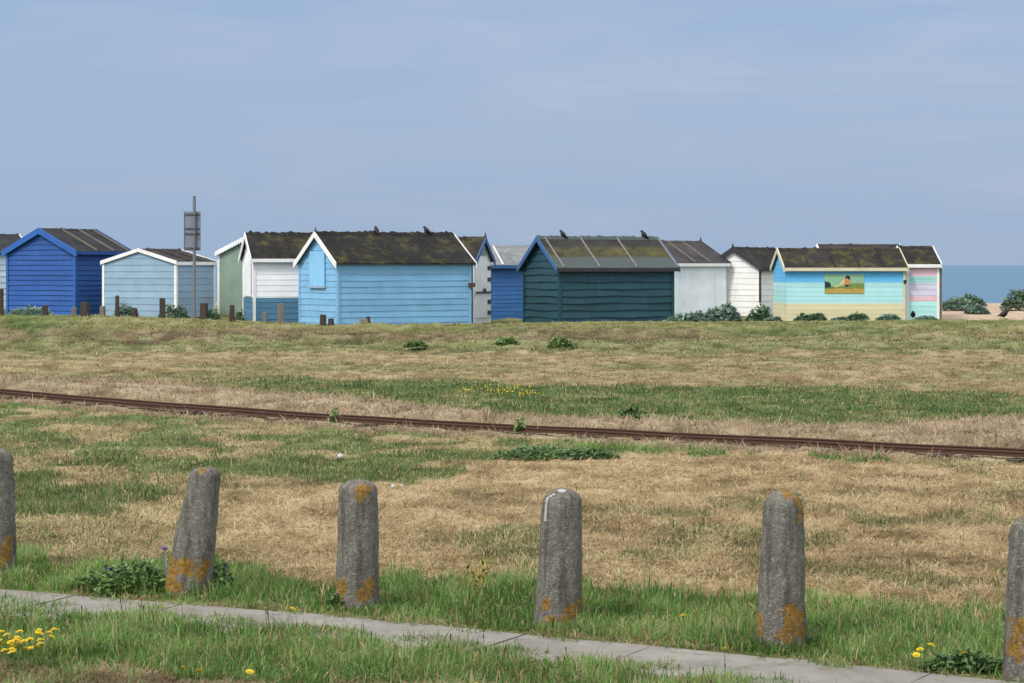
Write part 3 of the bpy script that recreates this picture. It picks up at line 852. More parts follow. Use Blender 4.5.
layer([(.003, .2), (.2, .25), (.4, .28), (.6, .22), (.8, .27), (.997, .24), (.997, .5), (.8, .53), (.62, .50), (.45, .36), (.3, .38), (.15, .36), (.003, .42)], 2, .0032)
layer([(.003, .30), (.15, .30), (.16, .45), (.10, .62), (.05, .58), (.003, .66)], 3, .006)
layer([(.22, .36), (.34, .42), (.44, .62), (.50, .76), (.58, .70), (.55, .52), (.42, .42), (.30, .32)], 5, .006)
layer([(.50, .44), (.62, .44), (.64, .60), (.62, .76), (.53, .78), (.50, .62)], 4, .009)
layer([(.51, .74), (.53, .88), (.58, .93), (.63, .88), (.65, .76), (.62, .70), (.57, .80)], 3, .012)
layer([(.52, .36), (.60, .36), (.61, .45), (.51, .45)], 3, .012)
pc = mb.build('picture_panel', PICT, h['root']); pc['label'] = 'small painted seaside picture with a seated figure on green ground'
fit('mural', 'end_trim', CREAM, (hl - .06, -.1, .012), (hl + .012, h['ze'] - .04, .032), 's')
fit('mural', 'latch', M_BOLT, (hl - .05, 1.0, .034), (hl + .03, 1.1, .07), 's')
h = HUTS['stripe']
mb = MB(); mb.box((h['hl'] + .055, -h['hw'] - .01, -.05), (h['hl'] + .10, h['hw'] * .8, 1.45)); mb.build('door', M_WOOD, h['root'])

# ------------------------------------------------------------------ road sign seen from behind
def road_sign():
    Y = 57.6; X = wx(194.3, Y); z0 = float(zground(X, Y)); s = Y / F
    root = empty('road_sign', (X, Y, z0)); tag(root, 'grey road sign on a tall post, seen from behind in front of the huts', 'sign')
    m_post = plain('galvanised_steel', (.15, .165, .185), .55, .2, 5, .0); m_pl = plain('sign_back_grey', (.20, .225, .27), .6, .15, 4, .0); m_cl = plain('clip_steel', (.08, .09, .10), .5)
    zt = wz(196, Y) - z0
    mb = MB(); r = .042
    mb.loft([[(r * math.cos(a), r * math.sin(a), z) for a in np.linspace(0, 2 * math.pi, 15)[:-1]] for z in (-.3, zt)]); mb.build('post', m_post, root, smooth=False)
    for y0, y1 in ((211.5, 230.8), (230.9, 250.5)):
        za, zb = wz(y0, Y) - z0, wz(y1, Y) - z0
        mb = MB(); x0, x1 = (183.6 - 194.3) * s, (200.4 - 194.3) * s
        mb.box((x0, .062, zb), (x1, .068, za))
        mb.box((x0, .040, zb), (x0 + .012, .062, za)); mb.box((x1 - .012, .040, zb), (x1, .062, za))
        pl = mb.build('sign_plate', m_pl, root)
        for z in (za - .08, zb + .06):
            mb = MB(); mb.box((x0 + .014, .044, z - .025), (x1 - .014, .061, z + .025)); mb.box((-.06, -.05, z - .02), (.06, .0435, z + .02)); mb.build('mounting_rail', m_cl, pl)
road_sign()

# ------------------------------------------------------------------ timber posts along the bank
M_POST = plain('grey_post_wood', (.17, .15, .12), .95, .5, 12)
M_POSTD = plain('dark_post_wood', (.052, .044, .036), .95, .5, 12)
def timber_post(px, top, base, wpx, label, dark=True, lean=0.0, slant=0.0):
    p57 = px
    Y = float(np.interp(px, [60, 350, 600, 900], [57, 55.5, 58, 58.5])) + .1
    X = wx(px, Y); z0 = float(zground(X, Y)); s = Y / F; w = wpx * s / 2; h = wz(top, Y) - z0
    h = max(h, .12)
    mb = MB(); rings = []
    for t in (-.25 / h, .0, .35, .7, .96, 1.0):
        ww = w * (1.0 - .1 * max(t, 0)) * (.86 if t == 1 else 1)
        rings.append([(lean * t * h + ww * cx * random.uniform(.93, 1.07), ww * cy * random.uniform(.93, 1.07), t * h + (slant * cx * ww if t > .9 else 0)) for cx, cy in ((-1, -.8), (-.8, -1), (.8, -1), (1, -.8), (1, .8), (.8, 1), (-.8, 1), (-1, .8))])
    mb.loft(rings)
    o = mb.build('timber_post', M_POSTD if dark else M_POST, None, (X, Y, z0)); o.rotation_euler = (0, 0, random.uniform(-.3, .3))
    tag(o, label, 'post', 'timber posts along the bank')
for a in [(1, 289, 317, 4.5, 'tall dark timber post at the left edge of the photo', True, 0, 0),
          (45, 305, 316, 5, 'short dark timber post in front of the royal blue hut gable', True),
          (74, 307, 317, 5, 'low timber post stub at the corner of the royal blue hut', False),
          (85, 302, 318, 8, 'thick short timber post before the dark side of the royal blue hut', True),
          (102.5, 306, 316, 5, 'grey timber stub at the left corner of the grey blue hut', False),
          (117.3, 295.5, 318, 4.2, 'thin dark timber post before the left half of the grey blue hut', True),
          (134.5, 308, 316, 5, 'low dark timber stub among leaves before the grey blue hut', True),
          (162.3, 298, 317, 6, 'dark timber post before the grey blue hut, left of the road sign', True),
          (204, 303, 319, 7, 'stout timber post right of the road sign', True),
          (232, 305, 320, 5.5, 'dark timber post in front of the sage green hut', True),
          (264.8, 312, 322, 4.5, 'low pale timber post by the left end of the teal base', False),
          (280.8, 303.5, 322, 6, 'tall pale grey timber post before the teal base of the white hut', False),
          (323, 314.5, 324, 6.5, 'low dark timber post below the shuttered window', True),
          (331, 318.5, 325, 5.5, 'lowest dark timber stub at the corner of the light blue hut', True),
          (364, 319, 325.5, 10, 'wide low grey timber stub before the light blue side wall', False),
          (368, 316.5, 325, 4, 'thin dark timber stub beside the wide grey stub', True)]:
    timber_post(*a)

# ------------------------------------------------------------------ leafy plants
M_LEAF = leafmat('plant_leaf', transl=.35, rough=.45)
def leaf_plant(name, label, loc, rx, ry, h, n, cols, leaf=.12, cat='plant', group=None, up=.4, flowers=None, ragged=.35):
    """a mound of curled leaves through the volume; returns the thing"""
    th = rng.uniform(0, 2 * np.pi, n); rr = np.sqrt(rng.random(n)); 
    lob = 1 + ragged * (vnoise(th * 1.6 + rx * 37, np.full(n, loc[0] * 3.1), 5) - .5) * 2
    x = rr * np.cos(th) * rx * lob; y = rr * np.sin(th) * ry * lob
    top = h * np.sqrt(np.clip(1 - rr ** 2, .05, 1)) * (.65 + .7 * vnoise(x * 3 / rx + 9, y * 3 / ry + loc[0], 8))
    z = top * np.clip(rng.normal(.8, .25, n), .03, 1.1)
    L = leaf * rng.lognormal(0, .3, n); wd = L * rng.uniform(.45, .8, n)
    az = th + rng.normal(0, .9, n); el = rng.normal(up, .5, n)
    d = np.stack([np.cos(az) * np.cos(el), np.sin(az) * np.cos(el), np.sin(el)], -1)
    s = np.stack([-np.sin(az), np.cos(az), rng.normal(0, .35, n)], -1); s /= np.linalg.norm(s, axis=1, keepdims=True)
    nn = np.cross(d, s)
    c = np.stack([x, y, z], -1)
    L = L[:, None]; wd = wd[:, None]
    base = c - d * L * .4
    V = np.stack([base, base + d * L * .35 - s * wd * .5 + nn * L * .10, base + d * L * .35 + s * wd * .5 + nn * L * .10, base + d * L * .8 - s * wd * .33 + nn * L * .02, base + d * L * .8 + s * wd * .33 + nn * L * .02, base + d * L * 1.05 - nn * L * .12], 1).reshape(-1, 3)
    V[:, 2] = np.maximum(V[:, 2], -.02)
    i = np.arange(n)[:, None] * 6
    loops = np.concatenate([i, i + 2, i + 1, i + 1, i + 2, i + 4, i + 3, i + 3, i + 4, i + 5], 1).ravel()
    st = (np.arange(n)[:, None] * 10 + np.array([[0, 3, 7]])).ravel()
    cc = pickc(np.array(cols), n, 1.5, 1.0) * rng.uniform(.8, 1.2, (n, 1))
    if flowers is None:
        o = np_mesh(name, V, loops, st, M_LEAF, np.repeat(cc, 6, 0)); o.location = loc
        return tag(o, label, cat, group)
    root = empty(name, loc); tag(root, label, cat, group)
    o = np_mesh('foliage', V, loops, st, M_LEAF, np.repeat(cc, 6, 0)); o.parent = root
    for fx, fy, fz, r in flowers:
        mb = MB()
        for k in range(16):
            a = random.uniform(0, 6.28); e = random.uniform(-.3, 1.3); dd = Vector((math.cos(a) * math.cos(e), math.sin(a) * math.cos(e), math.sin(e))); sd = Vector((-math.sin(a), math.cos(a), 0)) * r * .35
            p = Vector((fx, fy, fz)); mb.face([mb.vert(q) for q in (p, p + dd * r * .6 + sd, p + dd * r, p + dd * r * .6 - sd)])
        mb.obox((fx - .002, fy - .002, fz * .3), (.004, 0, 0), (0, .004, 0), (0, 0, fz * .7))
        mb.build('purple_flower', M_PURPLE, root)
    return root
M_PURPLE = plain('purple_petal', (.16, .10, .32), .7, .3)
KALE = [(.075, .135, .095), (.145, .230, .170), (.235, .335, .265), (.34, .44, .37)]
BUSH = [(.062, .115, .062), (.115, .19, .105), (.175, .265, .16), (.25, .34, .22)]
def far_plant(px, pybase, wpx, hpx, label, cols=KALE, n=320, leaf=.11, Y=None):
    n = int(n * 2.4); leaf *= .72
    Y = Y or float(solve_Y(px, max(pybase, 317)))
    X = wx(px, Y); z = float(zground(X, Y)); s = Y / F
    hh = max(.1, wz(pybase - hpx, Y) - z)
    return leaf_plant('sea_kale', label, (X, Y, z - .02), wpx * s / 2, wpx * s / 2 * .7, hh, n, cols, leaf, 'plant', 'sea kale plants by the huts', ragged=.3)
def yk(px, add=0): return float(np.interp(px, [60, 350, 600, 900], [57, 55.5, 58, 58.5])) + add
far_plant(28, 316, 44, 10, 'grey green leafy mound before the gable of the royal blue hut', KALE, 420, .10, yk(28, 1.6))
far_plant(125, 317, 26, 12, 'leafy plant before the grey blue hut, between two thin posts', KALE, 300, .10, yk(125, 1.2))
far_plant(174, 317, 30, 11, 'leafy clump at the right corner of the grey blue hut, left of the sign post', BUSH, 320, .10, yk(174, 1.4))
far_plant(213, 318, 14, 9, 'small dark leafy plant between the stout post and the sage green hut', BUSH, 160, .09, yk(213, 2.2))
far_plant(240, 318, 10, 8, 'tiny leafy tuft at the foot of the sage green hut', BUSH, 120, .08, yk(240, 1.2))
far_plant(692, 321, 46, 8, 'low grey green kale under the pale blue white hut', KALE, 420, .12, yk(692, 1.2))
far_plant(722, 322, 40, 14, 'tall grey green kale mound between the pale blue and white boarded huts', KALE, 560, .14, yk(722, 1.2))
far_plant(760, 321, 26, 13, 'dark round bush at the corner of the white boarded hut', BUSH, 420, .10, yk(760, 1.6))
far_plant(774, 322, 16, 5, 'low flat kale at the left foot of the painted hut', KALE, 160, .10, yk(774, .6))
far_plant(812, 322, 30, 8, 'dark green kale under the left part of the painted hut', BUSH, 360, .12, yk(812, .8))
far_plant(840, 322, 18, 5, 'small low kale under the picture panel', KALE, 160, .10, yk(840, .6))
far_plant(857, 322, 22, 8, 'pointed kale under the right side of the picture panel', BUSH, 260, .12, yk(857, .8))
far_plant(888, 322, 24, 7, 'low kale near the right end of the painted hut', KALE, 260, .11, yk(888, .8))
far_plant(926, 322, 24, 5, 'flat kale along the foot of the striped hut', KALE, 240, .10, yk(926, .8))
far_plant(966, 306, 38, 9, 'upper dark bush on the shingle in front of the sea', BUSH, 560, .11, 69.5)
far_plant(956, 312, 44, 11, 'wide grey green bush on the shingle beside the striped hut', KALE, 560, .13, 66.5)
far_plant(977, 316, 22, 9, 'small round grey bush on the shingle, nearest the grass', KALE, 420, .10, 64.0)
far_plant(1026, 314, 44, 22, 'big dark bush at the right edge of the photo on the shingle', BUSH, 900, .13, 66.5)

GREENW = [(.068, .135, .034), (.108, .198, .050), (.17, .27, .08), (.25, .34, .13)]
DARKW = [(.055, .11, .036), (.09, .165, .055), (.14, .225, .08), (.20, .29, .12)]
def near_weed(px, py, wpx, hpx, label, cols=GREENW, n=500, leaf=.035, fl=None, group='broad leaved weeds in the grass', depth=.7):
    X, Y, z = ground_pt(px, py); s = Y / F
    flw = None
    if fl: flw = [((fx - px) * s, -.02, (py - fy) * s, r) for fx, fy, r in fl]
    return leaf_plant('weed_clump', label, (X, Y, z), wpx * s / 2, wpx * s / 2 * depth, hpx * s, n, cols, leaf, 'weed', group, .3, flw)
near_weed(128, 592, 96, 26, 'bright leafy weed clump with purple flowers left of the leaning bollard', GREENW, 1500, .027, [(126, 567, .022), (112, 569, .02), (107, 568, .014), (165, 549, .022), (118, 572, .015)])
near_weed(216, 592, 44, 26, 'leafy weed with pinkish flowers right of the leaning bollard', GREENW, 520, .026, [(209, 568, .016), (226, 565, .014)])
near_weed(962, 671, 84, 15, 'dark leafy weed patch with a purple flower before the rightmost bollard', DARKW, 1000, .024, [(948, 661, .022)], depth=.35)
near_weed(338, 609, 24, 13, 'dark weed tuft at the left foot of the third bollard', DARKW, 300, .02)
near_weed(560, 349, 30, 9, 'round green shrub on the bank below the mid blue hut', GREENW, 900, .06, group='green shrubs on the bank')
near_weed(507, 346, 28, 7, 'flat green tuft on the bank, left of the round shrub', GREENW, 600, .06, group='green shrubs on the bank')
near_weed(416, 348, 22, 6, 'small green tuft on the bank below the light blue hut', GREENW, 500, .06, group='green shrubs on the bank')
near_weed(632, 423, 30, 12, 'dark thistle tuft standing on the verge just beyond the track', DARKW, 420, .045, group='weeds by the track')
near_weed(536, 458, 84, 9, 'leafy green tuft on the near side of the track', DARKW, 900, .04, group='weeds by the track')
near_weed(590, 458, 60, 7, 'low green tuft right of the leafy one, on the near side of the track', DARKW, 600, .04, group='weeds by the track')
near_weed(520, 434, 12, 14, 'thin weed growing between the rails near the middle of the track', GREENW, 60, .05, group='weeds by the track')
near_weed(335, 423, 10, 12, 'thin weed growing between the rails left of the middle', GREENW, 50, .05, group='weeds by the track')

def seed_heads():
    mb = MB()
    for k in range(30):
        px = random.uniform(60, 760); py = float(l_pnear(px)) + random.uniform(2, 12)
        X, Y, z = ground_pt(px, py); hgt = random.uniform(.04, .11); a = Vector((X, Y, z)); tip = a + Vector((random.uniform(-.03, .03), random.uniform(-.03, .03), hgt))
        mb.obox(a, (.002, 0, 0), (0, .002, 0), tip - a)
        mb.loft([[(tip.x + q * math.cos(g), tip.y + q * math.sin(g), tip.z + zz) for g in (0, 1.57, 3.14, 4.71)] for q, zz in ((.001, -.003), (.003, .003), (.0026, .011), (.0008, .016))])
    o = mb.build('plantain_stalks', plain('seed_head_brown', (.07, .06, .035), .9, .4, 40)); tag(o, 'thin dark plantain seed stalks along the near edge of the path', 'grass', kind='stuff')
seed_heads()

# tall yellowing stalks by the fourth bollard
def stalks(px, py, label):
    X, Y, z = ground_pt(px, py); root = []
    n = 0; mb = MB(); s = Y / F
    for k in range(7):
        a = Vector((random.uniform(-.05, .05), random.uniform(-.05, .05), 0)); tip = a + Vector((random.uniform(-.05, .05), random.uniform(-.05, .05), random.uniform(.15, .24)))
        prev = a
        mb.obox(a, (.004, 0, 0), (0, .004, 0), tip - a)
        for q in range(7):
            p = a.lerp(tip, .25 + .11 * q); az = random.uniform(0, 6.28); L = random.uniform(.02, .045); dd = Vector((math.cos(az) * L, math.sin(az) * L, L * .7)); sd = Vector((-math.sin(az), math.cos(az), 0)) * L * .22
            mb.face([mb.vert(v) for v in (p, p + dd * .5 + sd, p + dd, p + dd * .5 - sd)])
    o = mb.build('dock_stalks', plain('yellowing_stalk', (.27, .22, .055), .8, .4, 30), None, (X, Y, z)); tag(o, label, 'weed')
stalks(473, 598, 'tall yellowing dock stalks left of the fourth bollard')

# ------------------------------------------------------------------ yellow flowers
M_YEL = plain('yellow_petal', (.72, .55, .03), .6, .15, 40); M_STEM = plain('flower_stem', (.09, .15, .04), .7)
def flower_proto():
    root = empty('yellow_flower', (0, 0, 0))
    mb = MB(); mb.loft([[(r * math.cos(a) + .012 * t, r * math.sin(a), t * .11) for a in (0, 2.1, 4.2)] for t, r in ((-.1, .0025), (.5, .002), (1, .002))]); mb.build('stem', M_STEM, root)
    mb = MB()
    for ring, (n, R, zz) in enumerate(((14, .019, .001), (10, .012, .005), (6, .006, .008))):
        for k in range(n):
            a = 2 * math.pi * k / n + ring * .3; sd = Vector((-math.sin(a), math.cos(a), 0)) * R * .24; dd = Vector((math.cos(a), math.sin(a), 0))
            p = Vector((.012, 0, .11 + zz)); mb.face([mb.vert(q) for q in (p, p + dd * R * .6 + sd + Vector((0, 0, .004)), p + dd * R + Vector((0, 0, .003)), p + dd * R * .6 - sd + Vector((0, 0, .004)))])
    mb.build('flower_head', M_YEL, root)
    return root
fp = flower_proto(); used = False
GL = 'yellow flower in the dense cluster near the left edge of the near grass'
spots = [(p, q, GL, 'yellow flower cluster in the near grass') for p, q in ((3, 634), (8, 636), (14, 633), (13, 641), (17, 647), (19, 645), (21, 650), (26, 640), (31, 634), (35, 633), (36, 640), (46, 627), (48, 633), (54, 629), (47, 643), (30, 638), (4, 648), (11, 650), (1, 640), (7, 643), (15, 638), (23, 636), (28, 645), (33, 647), (40, 635), (43, 640), (24, 630), (9, 630), (38, 646), (18, 652))]
spots += [(187, 669, 'yellow flower, left one of the pair at the bottom of the near grass', None), (204, 672, 'yellow flower, right one of the pair at the bottom of the near grass', None),
          (244, 669, 'single yellow flower over dark leaves at the bottom of the near grass', None), (282, 603, 'yellow flower at the path edge left of the third bollard', None), (268, 606, 'small low yellow flower beside the path left of the third bollard', None),
          (694, 610, 'yellow flower in the grass between the fourth and fifth bollards', None), (690, 612, 'paler yellow flower just beside the one between the fourth and fifth bollards', None), (725, 649, 'yellow flower touching the path left of the fifth bollard', None),
          (915, 648, 'yellow flower, left of the group before the rightmost bollard', None), (923, 643, 'yellow flower, tallest of the group before the rightmost bollard', None), (921, 648, 'yellow flower, lowest of the group before the rightmost bollard', None), (973, 652, 'yellow flower right of the group, nearest the rightmost bollard', None),
          (480, 682, 'yellow flower cut by the bottom edge of the photo', None)]
for k, (px, py, lab, g) in enumerate(spots):
    o = fp if k == 0 else copy_tree(fp)
    # flower heads sit at py, so the stem foot is lower
    Y = float(solve_Y(px, py + 27)); X = wx(px, Y)
    o.location = (X, Y, float(zground(X, Y)) + .005); o.rotation_euler = (random.uniform(-.25, .25) + .25, random.uniform(-.25, .25), random.uniform(0, 6.28)); sc_ = .95 if g else .9; o.scale = (sc_,) * 3
    o['label'] = lab; o['category'] = 'flower'
    if g: o['group'] = g
    elif 'group' in o: del o['group']
# far yellow weeds on the green band
mb = MB()
for k in range(12):
    r = .020; a = random.uniform(0, 6.28); p = Vector((random.gauss(0, .12), random.gauss(0, .12), random.uniform(.05, .14)))
    mb.face([mb.vert(p + Vector((r * math.cos(a + q), r * .8 * math.sin(a + q), random.uniform(-.01, .01)))) for q in (0, 1.57, 3.14, 4.71)])
    if k % 4 == 0: mb.obox((p.x, p.y, -.02), (.006, 0, 0), (0, .006, 0), (0, 0, p.z + .02))
yw = mb.build('ragwort', M_YEL)
for k, (px, py) in enumerate([(468, 393), (478, 391), (489, 394), (497, 390), (504, 392), (511, 395), (519, 396), (524, 394), (528, 390), (516, 390), (533, 396), (457, 394)]):
    o = yw if k == 0 else yw.copy()
    if k: COL.objects.link(o)
    X, Y, z = ground_pt(px, py); o.location = (X, Y, z); o.rotation_euler = (0, 0, k * 1.3); s = random.uniform(.4, .7); o.scale = (s, s, s)
    tag(o, 'small yellow flowering weed in the green band beyond the track', 'flower', 'yellow weeds beyond the track')

# pale stones in the grass
for px, py, r, lab in ((340.5, 460, .030, 'white stone lying in the green grass before the track'), (393, 490, .018, 'small white stone on the dry grass above the third bollard'), (402, 489, .012, 'tiny white stone beside the small one above the third bollard')):
    X, Y, z = ground_pt(px, py); mb = MB()
    mb.loft([[(r * q * math.cos(a) * random.uniform(.85, 1.15), r * .7 * q * math.sin(a) * random.uniform(.85, 1.15), zz * r) for a in np.linspace(0, 6.28, 9)[:-1]] for q, zz in ((.8, -.2), (1, .4), (.8, .95), (.3, 1.2))])
    o = mb.build('stone', plain('white_stone', (.50, .49, .46), .8), None, (X, Y, z + .02), True); tag(o, lab, 'stone')

# ------------------------------------------------------------------ miniature railway
def railway():
    px = np.linspace(-260, 1290, 160); py = trk_py(px)
    Y = solve_Y(px, py + 1.5); X = wx(px, Y)
    Pc = np.stack([X, Y], -1)
    d = np.concatenate([[0], np.cumsum(np.linalg.norm(np.diff(Pc, axis=0), axis=1))])
    L = d[-1]
    n = int(L / .25); q = np.linspace(0, L, n)
    C = np.stack([np.interp(q, d, X), np.interp(q, d, Y)], -1)
    # smooth
    for _ in range(6): C[1:-1] = .25 * C[:-2] + .5 * C[1:-1] + .25 * C[2:]
    T = np.gradient(C, axis=0); T /= np.linalg.norm(T, axis=1, keepdims=True); Nn = np.stack([-T[:, 1], T[:, 0]], -1)
    Z = zground(C[:, 0], C[:, 1]) + .02
    ker = np.ones(9) / 9; Zs = np.convolve(np.pad(Z, 4, 'edge'), ker, 'valid')
    mid = n // 2; root = empty('railway_track', (C[mid, 0], C[mid, 1], Zs[mid]))
    tag(root, 'rusty narrow gauge railway track crossing the mown field', 'railway track')
    o = np.array([C[mid, 0], C[mid, 1], Zs[mid]])
    m, nt, b, _ = new_mat('rusty_rail'); v = objco(nt)
    c = mix(nt, noise(nt, v, 12, 5, .7), (.040, .020, .013), (.110, .052, .030)); nt.links.new(c, b.inputs['Base Color']); b.inputs['Roughness'].default_value = .8
    prof = [(-.035, 0), (.035, 0), (.035, .008), (.006, .011), (.006, .031), (.014, .034), (.014, .045), (-.014, .045), (-.014, .034), (-.006, .031), (-.006, .011), (-.035, .008)]
    for off in (-.155, .155):
        mb = MB(); rings = []
        for k in range(n):
            rings.append([(C[k, 0] + Nn[k, 0] * (off + a) - o[0], C[k, 1] + Nn[k, 1] * (off + a) - o[1], Zs[k] + .006 + bz - o[2] + .003 * math.sin(k * .23)) for a, bz in prof])
        mb.loft(rings); mb.build('rail', m, root)
    msl = plain('sleeper_wood', (.075, .055, .042), .95, .5, 10)
    step = .45; k = 0; proto = None
    for qq in np.arange(.2, L, step):
        i = min(n - 1, int(qq / L * (n - 1)))
        if k >= 100: break
        if proto is None:
            mb = MB(); mb.box((-.30, -.06, -.06), (.30, .06, 0)); s = proto = mb.build('sleeper', msl, root)
        else:
            s = proto.copy(); COL.objects.link(s); s.parent = root
        s.location = (C[i, 0] - o[0], C[i, 1] - o[1], Zs[i] - .012 - o[2]); s.rotation_euler = (0, 0, math.atan2(Nn[i, 1], Nn[i, 0])); k += 1
railway()

# ------------------------------------------------------------------ concrete bollards
def bollard_mat(name, patches, streaks=()):
    """grey weathered concrete with orange lichen: patches = [(x, y, z, r)] in the bollard's own space"""
    m, nt, b, _ = new_mat(name)
    v = objco(nt)
    n1 = noise(nt, v, 7, 6, .65); n2 = noise(nt, v, 55, 5, .75); n3 = noise(nt, v, 22, 4, .6); n4 = noise(nt, v, 130, 3, .6)
    c = mix(nt, ramp(nt, n1, [(.3, 0.0), (.7, 1.0)]), (.150, .138, .116), (.275, .256, .220))
    c = mix(nt, ramp(nt, n2, [(.50, 0.0), (.64, .75)]), c, (.38, .365, .325))
    c = mix(nt, ramp(nt, noise(nt, v, 95, 4, .8), [(.60, 0.0), (.68, .8)]), c, (.50, .48, .44))
    vst = noise(nt, mapping(nt, v, (9, 9, 1.2)), 3, 4, .6)
    c = mix(nt, ramp(nt, vst, [(.48, 0.0), (.68, .62)]), c, (.050, .047, .040))
    c = mix(nt, ramp(nt, n4, [(.55, 0.0), (.70, .7)]), c, (.045, .043, .040))
    c = mix(nt, ramp(nt, n3, [(.60, 0.0), (.70, .5)]), c, (.052, .050, .045))
    def patchmask(ps, wob):
        tot = None
        ps = [(a, b2, c2, q * (.80 if wob > 1 else 1)) for a, b2, c2, q in ps]
        for x, y, z, r in ps:
            d = N(nt, 'ShaderNodeVectorMath', operation='DISTANCE'); nt.links.new(v, d.inputs[0]); d.inputs[1].default_value = (x, y, z)
            q = mth(nt, 'SUBTRACT', 1.0, mth(nt, 'DIVIDE', d.outputs['Value'], r))
            tot = q if tot is None else mth(nt, 'MAXIMUM', tot, q)
        tot = mth(nt, 'ADD', tot, mth(nt, 'MULTIPLY', mth(nt, 'SUBTRACT', n3, .5), wob))
        tot = mth(nt, 'ADD', tot, mth(nt, 'MULTIPLY', mth(nt, 'SUBTRACT', n2, .5), wob * .7))
        return ramp(nt, tot, [(.02, 0.0), (.30, .92)])
    if patches:
        mk = mth(nt, 'MULTIPLY', patchmask(patches, 2.6), ramp(nt, noise(nt, v, 38, 5, .8), [(.40, .45), (.50, 1.0)]))
        lc = mix(nt, ramp(nt, n2, [(.35, 0.0), (.65, 1.0)]), (.16, .080, .014), (.46, .25, .034))
        c = mix(nt, mk, c, lc)
    if streaks:
        c = mix(nt, patchmask(streaks, .5), c, (.62, .62, .60))
    nt.links.new(c, b.inputs['Base Color']); b.inputs['Roughness'].default_value = .92; b.inputs['Specular IOR Level'].default_value = .15
    bump(nt, b, mth(nt, 'ADD', n2, mth(nt, 'MULTIPLY', n4, .6)), 1.0, .02)
    return m
def bollard(bx, by, tx, ty, wb, wt, label, patches, streaks=(), lean_y=0.0, dome=.115):
    """foot and top in the photo's columns and rows; widths in pixels; patches (u, v, r): u across -1..1, v up 0..1, r metres"""
    X, Y, z = ground_pt(bx, by); s = Y / F
    h = (by - ty) * s; rb, rt = wb * s / 2, wt * s / 2
    ln = (tx - bx) * s / h
    def rad(v):
        r = rb + (rt - rb) * min(v, .9) / .9
        if v > 1 - dome:
            q = (v - (1 - dome)) / dome; r *= max(.0, 1 - q ** 2.3) ** .5 if q < 1 else 0
        return max(r, .004)
    mb = MB(); rings = []; seg = 56
    sd = random.uniform(0, 50)
    lv = [-.25 / h] + [i / 60 * (1 - dome) for i in range(0, 61)] + [1 - dome + dome * (1 - (1 - i / 16) ** 1.8) for i in range(1, 17)]
    for v in lv:
        r = rad(v); ring = []
        for k in range(seg):
            a = 2 * math.pi * k / seg
            wob = 1 + .07 * (float(vnoise(np.array([math.cos(a) * 2.5 + sd]), np.array([v * 9 + math.sin(a) * 2.5]), 3)[0]) - .5) + .035 * (float(vnoise(np.array([math.cos(a) * 9 + sd]), np.array([v * 34 + math.sin(a) * 9]), 4)[0]) - .5)
            ring.append((ln * v * h + r * wob * math.cos(a), lean_y * v * h + r * wob * math.sin(a), v * h))
        rings.append(ring)
    mb.loft(rings)
    pt = []
    def local(u, v):
        r = rad(v); return (ln * v * h + u * r, lean_y * v * h - math.sqrt(max(0, 1 - u * u)) * r, v * h)
    ps = [(*local(u, v), r) for u, v, r in patches]; ss = [(*local(u, v), r) for u, v, r in streaks]
    o = mb.build('bollard', bollard_mat('weathered_concrete', ps, ss), None, (X, Y, z), True)
    o.rotation_euler = (0, 0, 0)
    return tag(o, label, 'bollard', 'concrete bollards along the path')
bollard(-6, 571, -6, 447, 44, 38, 'concrete bollard cut off by the left edge of the photo', [(.3, .10, .075), (.75, .16, .07), (.1, .22, .06), (.8, .25, .045)])
bollard(187, 594, 206, 467, 51, 32, 'leaning concrete bollard with a tapered top and orange foot', [(-.75, .10, .075), (-.6, .20, .075), (-.8, .27, .055), (-.05, .24, .058), (.6, .20, .06), (.75, .27, .04), (-.35, .08, .05), (-.25, .985, .045), (-.95, .76, .022)], dome=.075)
bollard(357, 607, 358.5, 479.5, 44, 39, 'upright concrete bollard with an orange patch on its top front and foot', [(-.7, .17, .058), (.35, .13, .050), (.6, .19, .055), (.45, .10, .035), (.25, .925, .045), (.5, .95, .04), (.15, .88, .03)], dome=.10)
bollard(558, 626, 562.5, 488, 49, 40, 'concrete bollard with a thin white streak on its shoulder and little lichen', [(-.55, .18, .035), (-.3, .06, .04), (.35, .07, .045), (.7, .12, .05), (.9, .18, .04), (.5, .14, .035)], [(-.80, .78 + .012 * q, .0085) for q in range(14)] + [(-.7, .952, .008), (-.6, .965, .008), (-.1, .99, .022)])
bollard(780, 646, 783.5, 489.5, 51, 40, 'tallest concrete bollard with orange lichen down its right shoulder', [(.0, .10, .05), (.35, .14, .07), (.6, .20, .075), (.75, .12, .06), (.3, .24, .05), (-.95, .18, .05), (-.9, .10, .035), (.45, .985, .05), (.75, .93, .045), (.85, .86, .035), (.7, .82, .02)], dome=.135)
bollard(1028, 680, 1031, 517, 50, 42, 'concrete bollard cut off by the right edge of the photo', [(-.6, .33, .06), (-.3, .26, .055), (-.8, .22, .05), (-.3, .36, .04), (-.6, .16, .03)])

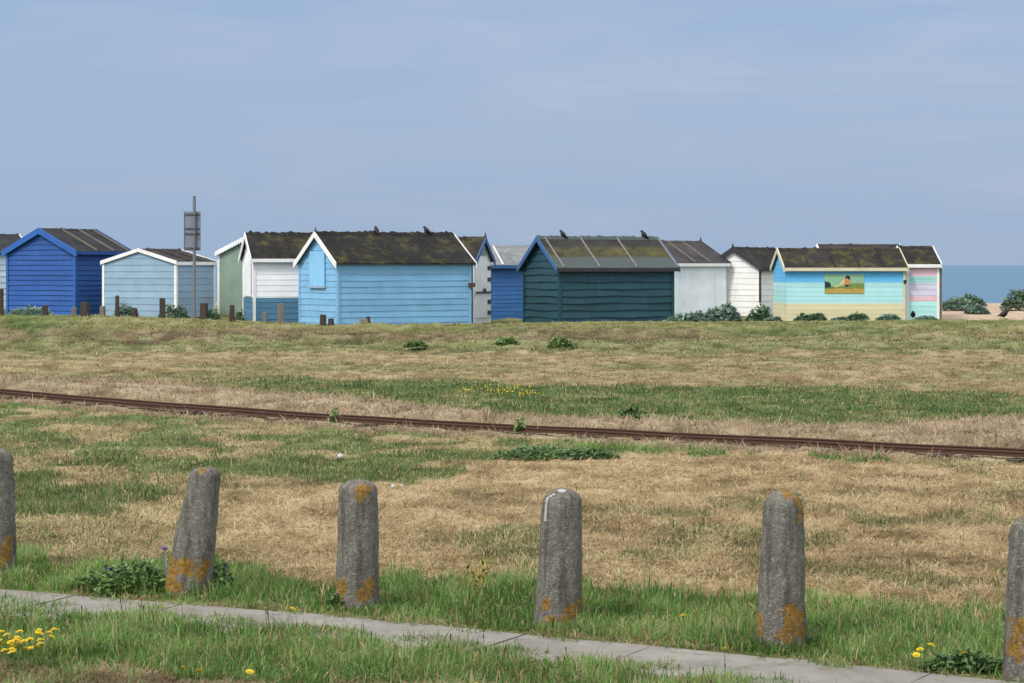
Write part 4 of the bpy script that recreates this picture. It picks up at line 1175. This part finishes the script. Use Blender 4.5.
# ------------------------------------------------------------------ crows
M_CROW = plain('crow_feathers', (.012, .011, .013), .55, .3, 20)
M_CROWB = plain('brown_black_feathers', (.025, .014, .013), .6, .3, 20)
def crow_proto():
    root = empty('crow', (0, 0, 0))
    # spine from tail tip to bill base: (x, z, half width, half height)
    sp = [(-.20, .075, .022, .006), (-.15, .09, .030, .012), (-.09, .115, .042, .035), (-.03, .135, .055, .055), (.03, .15, .056, .058), (.075, .18, .044, .046), (.10, .215, .030, .032), (.12, .24, .031, .030), (.145, .243, .024, .022), (.16, .24, .010, .010)]
    mb = MB(); mb.loft([[(x + .3 * hh * math.sin(a) * (1 if x > .05 else 0) * -.5, hw * math.cos(a), z + hh * math.sin(a)) for a in np.linspace(0, 2 * math.pi, 13)[:-1]] for x, z, hw, hh in [(x, z, w * 1.7, q * 1.75) for x, z, w, q in sp]])
    b = mb.build('body', M_CROW, root, smooth=True)
    mb = MB(); mb.loft([[(x, r * math.cos(a), z + r * math.sin(a)) for a in np.linspace(0, 2 * math.pi, 9)[:-1]] for x, z, r in ((.155, .24, .011), (.185, .236, .008), (.21, .226, .002))]); mb.build('beak', M_CROW, root)
    for sy in (-1, 1):
        mb = MB()
        mb.obox((.0, sy * .025 - .004, -.005), (.008, 0, 0), (0, .008, 0), (.0, 0, .11)); 
        for a in (-.5, 0, .5, 3.14): mb.obox((.004, sy * .025, -.005), (.04 * math.cos(a), .04 * math.sin(a), 0), (-.006 * math.sin(a), .006 * math.cos(a), 0), (0, 0, .006))
        mb.build('leg', M_CROW, root)
    return root
cp = crow_proto(); first = True
def ridge_u(key, px):
    h = HUTS[key]; r = h['root']; rz = r.rotation_euler[2]; k = (px - 512) / F
    t = (k * r.location.y - r.location.x) / (math.cos(rz) - k * math.sin(rz)); return t / (2 * h['hl']) + .5
crows = [('light', 376, 120, 0.3, .75, 'crow standing upright on the ridge of the light blue hut, left one'),
         ('light', 426, 170, 0.25, .8, 'crow leaning forward on the ridge of the light blue hut, right one'),
         ('teal', 562, 165, .3, .8, 'crow on the left half of the dark teal hut ridge'),
         ('teal', 643, 165, .3, .85, 'crow on the right half of the dark teal hut ridge')]
for key, px, yaw, pitch, sc, lab in crows:
    o = cp if first else copy_tree(cp); first = False
    o.location = on_ridge(key, ridge_u(key, px)) - Vector((0, 0, .06)); o.rotation_euler = (0, -pitch, math.radians(yaw)); o.scale = (sc,) * 3
    tag(o, lab, 'bird', 'crows by the huts')
for px, py, yaw, sc, lab in ((1004, 320.5, 5, .95, 'crow standing on the grass edge at the far right'), (913, 321.5, 260, .75, 'crow standing at the foot of the striped hut')):
    o = copy_tree(cp); Y = yk(px, -.1); X = wx(px, Y); o.location = (X, Y, float(zground(X, Y)) + .06); o.rotation_euler = (0, 0, math.radians(yaw)); o.scale = (sc,) * 3
    tag(o, lab, 'bird', 'crows by the huts')
